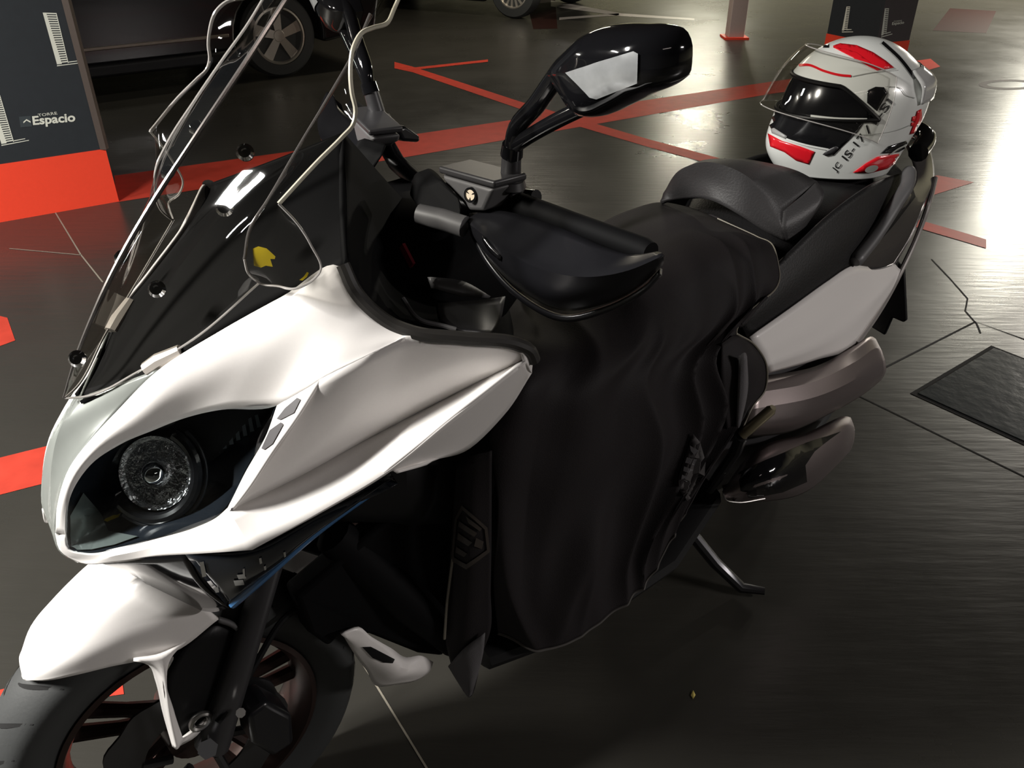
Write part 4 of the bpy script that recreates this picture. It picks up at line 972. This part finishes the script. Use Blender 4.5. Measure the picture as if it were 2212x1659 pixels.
# rear side flap
fl_ = MB().patch([QQ([(1560, 742, .25), (1592, 722, .245), (1630, 748, .25)]), QQ([(1558, 800, .265), (1610, 780, .272), (1655, 790, .262)]), QQ([(1562, 860, .272), (1612, 850, .28), (1652, 842, .268)]), QQ([(1570, 930, .278), (1598, 900, .285), (1624, 880, .275)])], 20, 6)
fo = fl_.build('side_flap', CLOTH, LC, solid=.003)
MB().tube(spline(QQ([(1592, 721, .246), (1632, 747, .252), (1656, 790, .264), (1653, 842, .27), (1625, 880, .277), (1600, 935, .285)]), 30), .0018, 6).build('piping', PIPING, fo)
MB().patch([QQ([(1596, 770, .276), (1608, 762, .282), (1614, 770, .28)]), QQ([(1594, 840, .285), (1606, 840, .291), (1616, 840, .288)]), QQ([(1590, 925, .288), (1594, 925, .291), (1600, 918, .289)])], 8, 5).build('side_strap', CLOTH2, LC, solid=.002)
# front flap with the hexagonal badge, its lower corner turned out
ff = MB().patch([QQ([(985, 1000, .20), (1020, 985, .235), (1062, 975, .255)]), QQ([(978, 1120, .205), (1015, 1130, .245), (1062, 1120, .26)]), QQ([(968, 1260, .20), (1010, 1280, .235), (1060, 1270, .25)]), QQ([(962, 1380, .195), (1005, 1400, .225), (1056, 1375, .24)]), QQ([(975, 1440, .19), (1010, 1505, .215), (1046, 1400, .235)])], 16, 8)
ffo = ff.build('front_flap', CLOTH, LC, solid=.003)
MB().patch([QQ([(968, 1440, .200), (1010, 1395, .232), (1048, 1368, .247)]), QQ([(980, 1460, .202), (1012, 1440, .234), (1046, 1395, .246)]), QQ([(1000, 1492, .205), (1012, 1506, .222), (1020, 1500, .228)])], 12, 5).build('flap_lining', CLOTH2, LC, solid=.002)
MB().tube(spline(QQ([(985, 1160, .21), (975, 1230, .209), (966, 1300, .205), (960, 1380, .2)]), 16), .0022, 6).build('piping', PIPING, ffo)
FFT = bvh(ff)
BADGE = mat('bronze_badge_print', (0.045, 0.035, 0.028), 0.6)
hexo = [(1000, 1091), (1052, 1138), (1058, 1190), (1008, 1228), (976, 1210), (985, 1120)]
hexi = [(1002, 1101), (1046, 1142), (1051, 1186), (1008, 1217), (982, 1203), (990, 1122)]
ri = MB(); pts = [stick(FFT, [(u, v)], [], CB, rayb, .002) for u, v in hexo]
def ringstick(tree, po, pi_, off):
    V, Fc = [], []; n = len(po); K = 6; oo, ii = [], []
    for k in range(n):
        for j in range(K):
            t = j / K; a, b = po[k], po[(k + 1) % n]; c, d = pi_[k], pi_[(k + 1) % n]
            oo.append((a[0] + (b[0] - a[0]) * t, a[1] + (b[1] - a[1]) * t)); ii.append((c[0] + (d[0] - c[0]) * t, c[1] + (d[1] - c[1]) * t))
    m = len(oo); V = oo + ii
    for k in range(m): Fc.append((k, (k + 1) % m, m + (k + 1) % m, m + k))
    return stick(tree, V, Fc, CB, rayb, off)
ringstick(FFT, hexo, hexi, .002).build('badge', BADGE, ffo)
for poly in ([(995, 1125), (1030, 1150), (1024, 1158), (992, 1136)], [(992, 1150), (1020, 1170), (1012, 1178), (990, 1164)], [(1028, 1160), (1044, 1168), (1040, 1184), (1024, 1178)], [(988, 1180), (1010, 1194), (1004, 1202), (986, 1192)], [(1012, 1128), (1036, 1146), (1040, 1140), (1008, 1114)]):
    v, f = fillpoly(poly, 10); stick(FFT, v, f, CB, rayb, .002).build('badge_mark', BADGE, ffo)
# raised tag near the rear hem
v, f = fillpoly([(1496, 935), (1512, 955), (1525, 1000), (1522, 1040), (1500, 1070), (1484, 1082), (1468, 1060), (1466, 1030)], 10)
tg = stick(bvh(ap), v, f, CB, rayb, .003); tgo = tg.build('tag', mat('dark_grey_tag', (0.04, 0.036, 0.036), 0.7), LC, solid=.001)
for poly in ([(1490, 962), (1506, 972), (1500, 984), (1492, 974)], [(1484, 988), (1506, 994), (1500, 1006), (1480, 1000)], [(1478, 1008), (1498, 1016), (1492, 1024), (1476, 1018)], [(1474, 1026), (1490, 1034), (1484, 1042), (1472, 1036)]):
    v, f = fillpoly(poly, 8); stick(bvh(ap), v, f, CB, rayb, .0045).build('tag_print', CLOTH2, tgo)

# ================================================================== THE HELMET on the pillion seat
hc = MB2W @ Q(1836, 226, 0.0)
HM = Matrix.Translation(hc) @ Matrix.Rotation(radians(187), 4, 'Z') @ Matrix.Rotation(radians(2), 4, 'Y')
HMi = HM.inverted()
HEL = thing('helmet', 'white, red and black full-face helmet with an open clear visor, on the rear seat', 'helmet', HM)
ZB = -.137
def hs(az, t, off=0.0):
    """helmet skin: az from the front towards the left, t 0 top .. 1 lower rim"""
    ca, sa = cos(az), sin(az)
    if t < .56:
        e = (1 - t / .56) * pi / 2; f = cos(e); z = .142 * sin(e)
    else:
        k = (t - .56) / .44; z = ZB * k; f = 1 - .17 * k ** 2.2
    fr = max(0, ca); bk = max(0, -ca)
    a = .150 + .004 * fr; b = .128
    zz = z
    chin = fr ** 2.2 * math.exp(-((zz + .085) / .07) ** 2) * .034
    rear = bk ** 2 * (math.exp(-((zz - .02) / .08) ** 2) * .022 - .02 * max(0, min(1, (-zz - .03) / .1)))
    x = a * f * ca + chin - rear; y = b * f * sa * (1 - .10 * fr * max(0, min(1, -zz / .13)))
    if t >= .9: z += .022 * fr * 0 + .0
    p = Vector((x, y, z))
    if off:
        d = Vector((x, y * 1.35, z + .01 if t < .56 else z * .25)).normalized(); p += d * off
    return p
NA, NT = 216, 120
def ptop(q): return .068 - .014 * q ** 2 - .060 * max(0, (q - .60) / .40) ** 1.3
def pbot(q): return -.003 + .001 * q
def inport(az, t):
    z = hs(az, t).z; a = abs(az)
    if a > radians(92): return False
    q = a / radians(92)
    return pbot(q) < z < ptop(q)
shell = MB()
g_ = [[hs(2 * pi * k / NA - pi, max(.004, j / NT)) for k in range(NA)] for j in range(NT + 1)]
vv = [p for r in g_ for p in r]; ff_ = []
for j in range(NT):
    for k in range(NA):
        az = 2 * pi * (k + .5) / NA - pi; t = (j + .5) / NT
        if inport(az, t): continue
        ff_.append((j * NA + k, (j + 1) * NA + k, (j + 1) * NA + (k + 1) % NA, j * NA + (k + 1) % NA))
ff_.append(tuple(range(NA)))
shell.add(vv, ff_)
sh_o = shell.build('shell', HWHITE, HEL, solid=.006, recalc=True, sharp=45)
# full skin for laying on graphics
skin = MB().grid(g_, closed_u=True); skin.f.append(tuple(range(NA))[::-1]); skin.xf(HM)
HT_ = bvh(skin)
def hgraph(px, m, name, off=.0012, step=6, par=None):
    v, f = fillpoly(px, step); t = stick(HT_, v, f, C0, ray, off).xf(HMi); return t.build(name, m, par or HEL, solid=.0006)
def hline(px, w, m, name, off=.0016):
    L_, R_ = [], []
    P = [Vector((u, v, 0)) for u, v in px]; P = spline(P, max(8, len(px) * 5))
    for i, p in enumerate(P):
        d = (P[min(i + 1, len(P) - 1)] - P[max(i - 1, 0)]).normalized(); n = Vector((-d.y, d.x, 0)) * w / 2
        L_.append((p.x + n.x, p.y + n.y)); R_.append((p.x - n.x, p.y - n.y))
    n = len(P); t = stick(HT_, L_ + R_, [(k, k + 1, n + k + 1, n + k) for k in range(n - 1)], C0, ray, off).xf(HMi)
    return t.build(name, m, HEL)
def tz(z):
    lo, hi = .0, 1.0
    for _ in range(40):
        m = (lo + hi) / 2
        if hs(0.5, m).z > z: lo = m
        else: hi = m
    return lo
gs = []
for k in range(61):
    a = radians(-91 + 182 * k / 60); gs.append(hs(a, tz(ptop(abs(a) / radians(92))), .0005))
for k in range(61):
    a = radians(91 - 182 * k / 60); gs.append(hs(a, tz(pbot(abs(a) / radians(92))), .0005))
MB().tube(gs + [gs[0]], .0045, 8, caps=False).build('eyeport_gasket', BLK, HEL)
# inner lining and inner dark sun visor
lin = MB().grid([[hs(2 * pi * k / 60 - pi, max(.01, j / 30), -.022) for k in range(60)] for j in range(31)], closed_u=True)
lin.build('lining', mat('black_lining', (0.01, 0.01, 0.01), 0.9), HEL, recalc=True)
sv = MB().grid([[hs(radians(-84 + 168 * k / 40), .30 + .42 * j / 16, -.008) for k in range(41)] for j in range(17)])
sv.build('sun_visor', HBLK, HEL, solid=.002)
# graphics
hgraph([(1662, 245), (1680, 238), (1720, 250), (1765, 258), (1868, 262), (1852, 285), (1800, 335), (1780, 322), (1730, 312), (1700, 302), (1672, 288), (1662, 270)], HBLK, 'chin_graphic')
hline([(1752, 250), (1800, 255), (1872, 257)], 5, HWHITE, 'white_stripe', .003)
hline([(1664, 284), (1700, 300), (1740, 312), (1790, 322)], 4, HWHITE, 'white_stripe', .003)
hgraph([(1660, 288), (1690, 304), (1730, 316), (1760, 327), (1747, 354), (1720, 346), (1695, 328), (1665, 316)], HRED, 'red_graphic', .002)
hgraph([(1800, 100), (1815, 95), (1850, 99), (1885, 114), (1912, 132), (1930, 147), (1893, 153), (1875, 133), (1850, 115), (1825, 107), (1800, 104)], HRED, 'red_graphic', .002)
hline([(1727, 142), (1745, 141), (1780, 154), (1815, 163), (1838, 165)], 5, HRED, 'red_stripe', .002)
hgraph([(1766, 104), (1780, 90), (1792, 96), (1790, 104)], HBLK, 'vent', .002)
hgraph([(1873, 196), (1890, 188), (1908, 189), (1915, 202), (1893, 240), (1872, 222)], HBLK, 'visor_hinge', .003)
hgraph([(1842, 372), (1870, 352), (1895, 338), (1925, 334), (1948, 330), (1938, 348), (1915, 364), (1880, 373)], HRED, 'red_graphic', .002)
v, f = fillpoly([(1881 + 14 * cos(a), 363 + 7.5 * sin(a) - .25 * 14 * cos(a)) for a in [2 * pi * k / 18 for k in range(18)]], 6)
stick(HT_, v, f, C0, ray, .004).xf(HMi).build('round_badge', mat('grey_badge', (0.42, 0.44, 0.40), 0.4), HEL)
hgraph([(1903, 331), (1920, 315), (1945, 307), (1968, 300), (1960, 316), (1940, 328), (1920, 330)], HBLK, 'rear_graphic', .002)
hline([(1922, 332), (1935, 322), (1955, 312)], 3, mat('pale_marks', (0.45, 0.46, 0.42), 0.4), 'rear_mark', .0035)
hgraph([(1964, 290), (1972, 270), (1980, 240), (1989, 235), (1990, 255), (1984, 275), (1972, 288)], HRED, 'red_graphic', .002)
for px in ([(1970, 252), (1977, 250), (1975, 262), (1968, 262)], [(1968, 264), (1974, 264), (1972, 272), (1966, 272)]): hgraph(px, HRED, 'red_mark', .002)
hgraph([(1777, 332), (1788, 322), (1806, 314), (1812, 318), (1798, 332), (1784, 335)], DGREY, 'strap_tab', .004)
hgraph([(1668, 279), (1675, 277), (1702, 294), (1699, 300), (1670, 288)], mat('chin_vent_grey', (0.35, 0.35, 0.34), 0.4), 'chin_vent', .004)
for a, b in (((1905, 93), (1976, 170)), ):
    hline([a, ((a[0] + b[0]) / 2 + 2, (a[1] + b[1]) / 2 - 4), b], 7, HBLK, 'roof_vent_slot', .002)
hline([(1840, 166), (1880, 158), (1925, 152), (1935, 150)], 1.6, mat('seam_grey', (0.35, 0.36, 0.34), .4), 'seam', .002)
hline([(1915, 187), (1945, 192), (1955, 205), (1975, 212)], 1.6, bpy.data.materials['seam_grey'], 'seam', .002)
hline([(1862, 291), (1900, 288), (1940, 280), (1965, 270)], 1.6, bpy.data.materials['seam_grey'], 'seam', .002)
# lettering down the side
def htext(txt, p0, px, py, bold=.0):
    v, f = textpx(txt, p0, px, py, bold)
    V, Fq = v, f
    t = stick(HT_, V, Fq, C0, ray, .0016).xf(HMi); return t.build('lettering', LETTER, HEL)
def along(k0, k1, w):
    A, B = Vector((1806, 377)), Vector((1930, 222))
    d = (B - A); n = Vector((-d.y, d.x)).normalized() * -w
    a_, b_ = A + d * k0, A + d * k1
    return (a_.x, a_.y), (b_.x, b_.y), (a_.x + n.x, a_.y + n.y)
for txt, k0, k1 in (('JC', .02, .125), ('IS-17', .19, .52), ('/1', .56, .72), ('-SI', .77, 1.0)):
    htext(txt, *along(k0, k1, 16), bold=.008)
# clear visor, lifted
def vrot(p):
    c_, s_ = cos(radians(-12)), sin(radians(-12)); x, z = p.x, p.z - .005
    return Vector((x * c_ - z * s_ * -1 * -1, p.y, .005 + x * -s_ * 1 + z * c_)) if 0 else Vector((x * c_ + z * s_, p.y, .005 - x * s_ + z * c_))
vis = MB().grid([[vrot(hs(radians(-96 + 192 * k / 60), .30 + .36 * j / 22 - .05 * (abs(k - 30) / 30) ** 3 + .10 * (abs(k - 30) / 30) ** 4, .010) + Vector((.017 * max(0, cos(radians(-96 + 192 * k / 60))), 0, 0))) for k in range(61)] for j in range(23)])
vo = vis.build('visor', VISOR, HEL)
vo['label'] = 'clear raised visor'
rimv = [vis.v[k] for k in range(61)] + [vis.v[j * 61 + 60] for j in range(1, 23)] + [vis.v[22 * 61 + k] for k in range(59, -1, -1)] + [vis.v[j * 61] for j in range(21, -1, -1)]
MB().tube(rimv, .0012, 6).build('visor_edge', RDG, vo)
# roof vent and rear spoiler
spo = MB().patch([[hs(radians(a), .34, .004) for a in (128, 155, 180, 205, 232)], [hs(radians(a), .44, .016) for a in (126, 155, 180, 205, 234)], [hs(radians(a), .52, .008) for a in (128, 155, 180, 205, 232)]], 20, 5, look=Vector((-1, 0, 0)))
spo.build('rear_spoiler', mat('clear_grey_spoiler', (0.50, 0.50, 0.49), 0.12, coat=0.8), HEL, solid=.004)
MB().lathe([(.096, ZB + .008), (.098, ZB + .002), (.094, ZB - .002), (.086, ZB - .002), (.084, ZB + .008)], Matrix.Scale(1.12, 4, Vector((1, 0, 0))), 60).build('neck_roll', BLK, HEL, recalc=True)
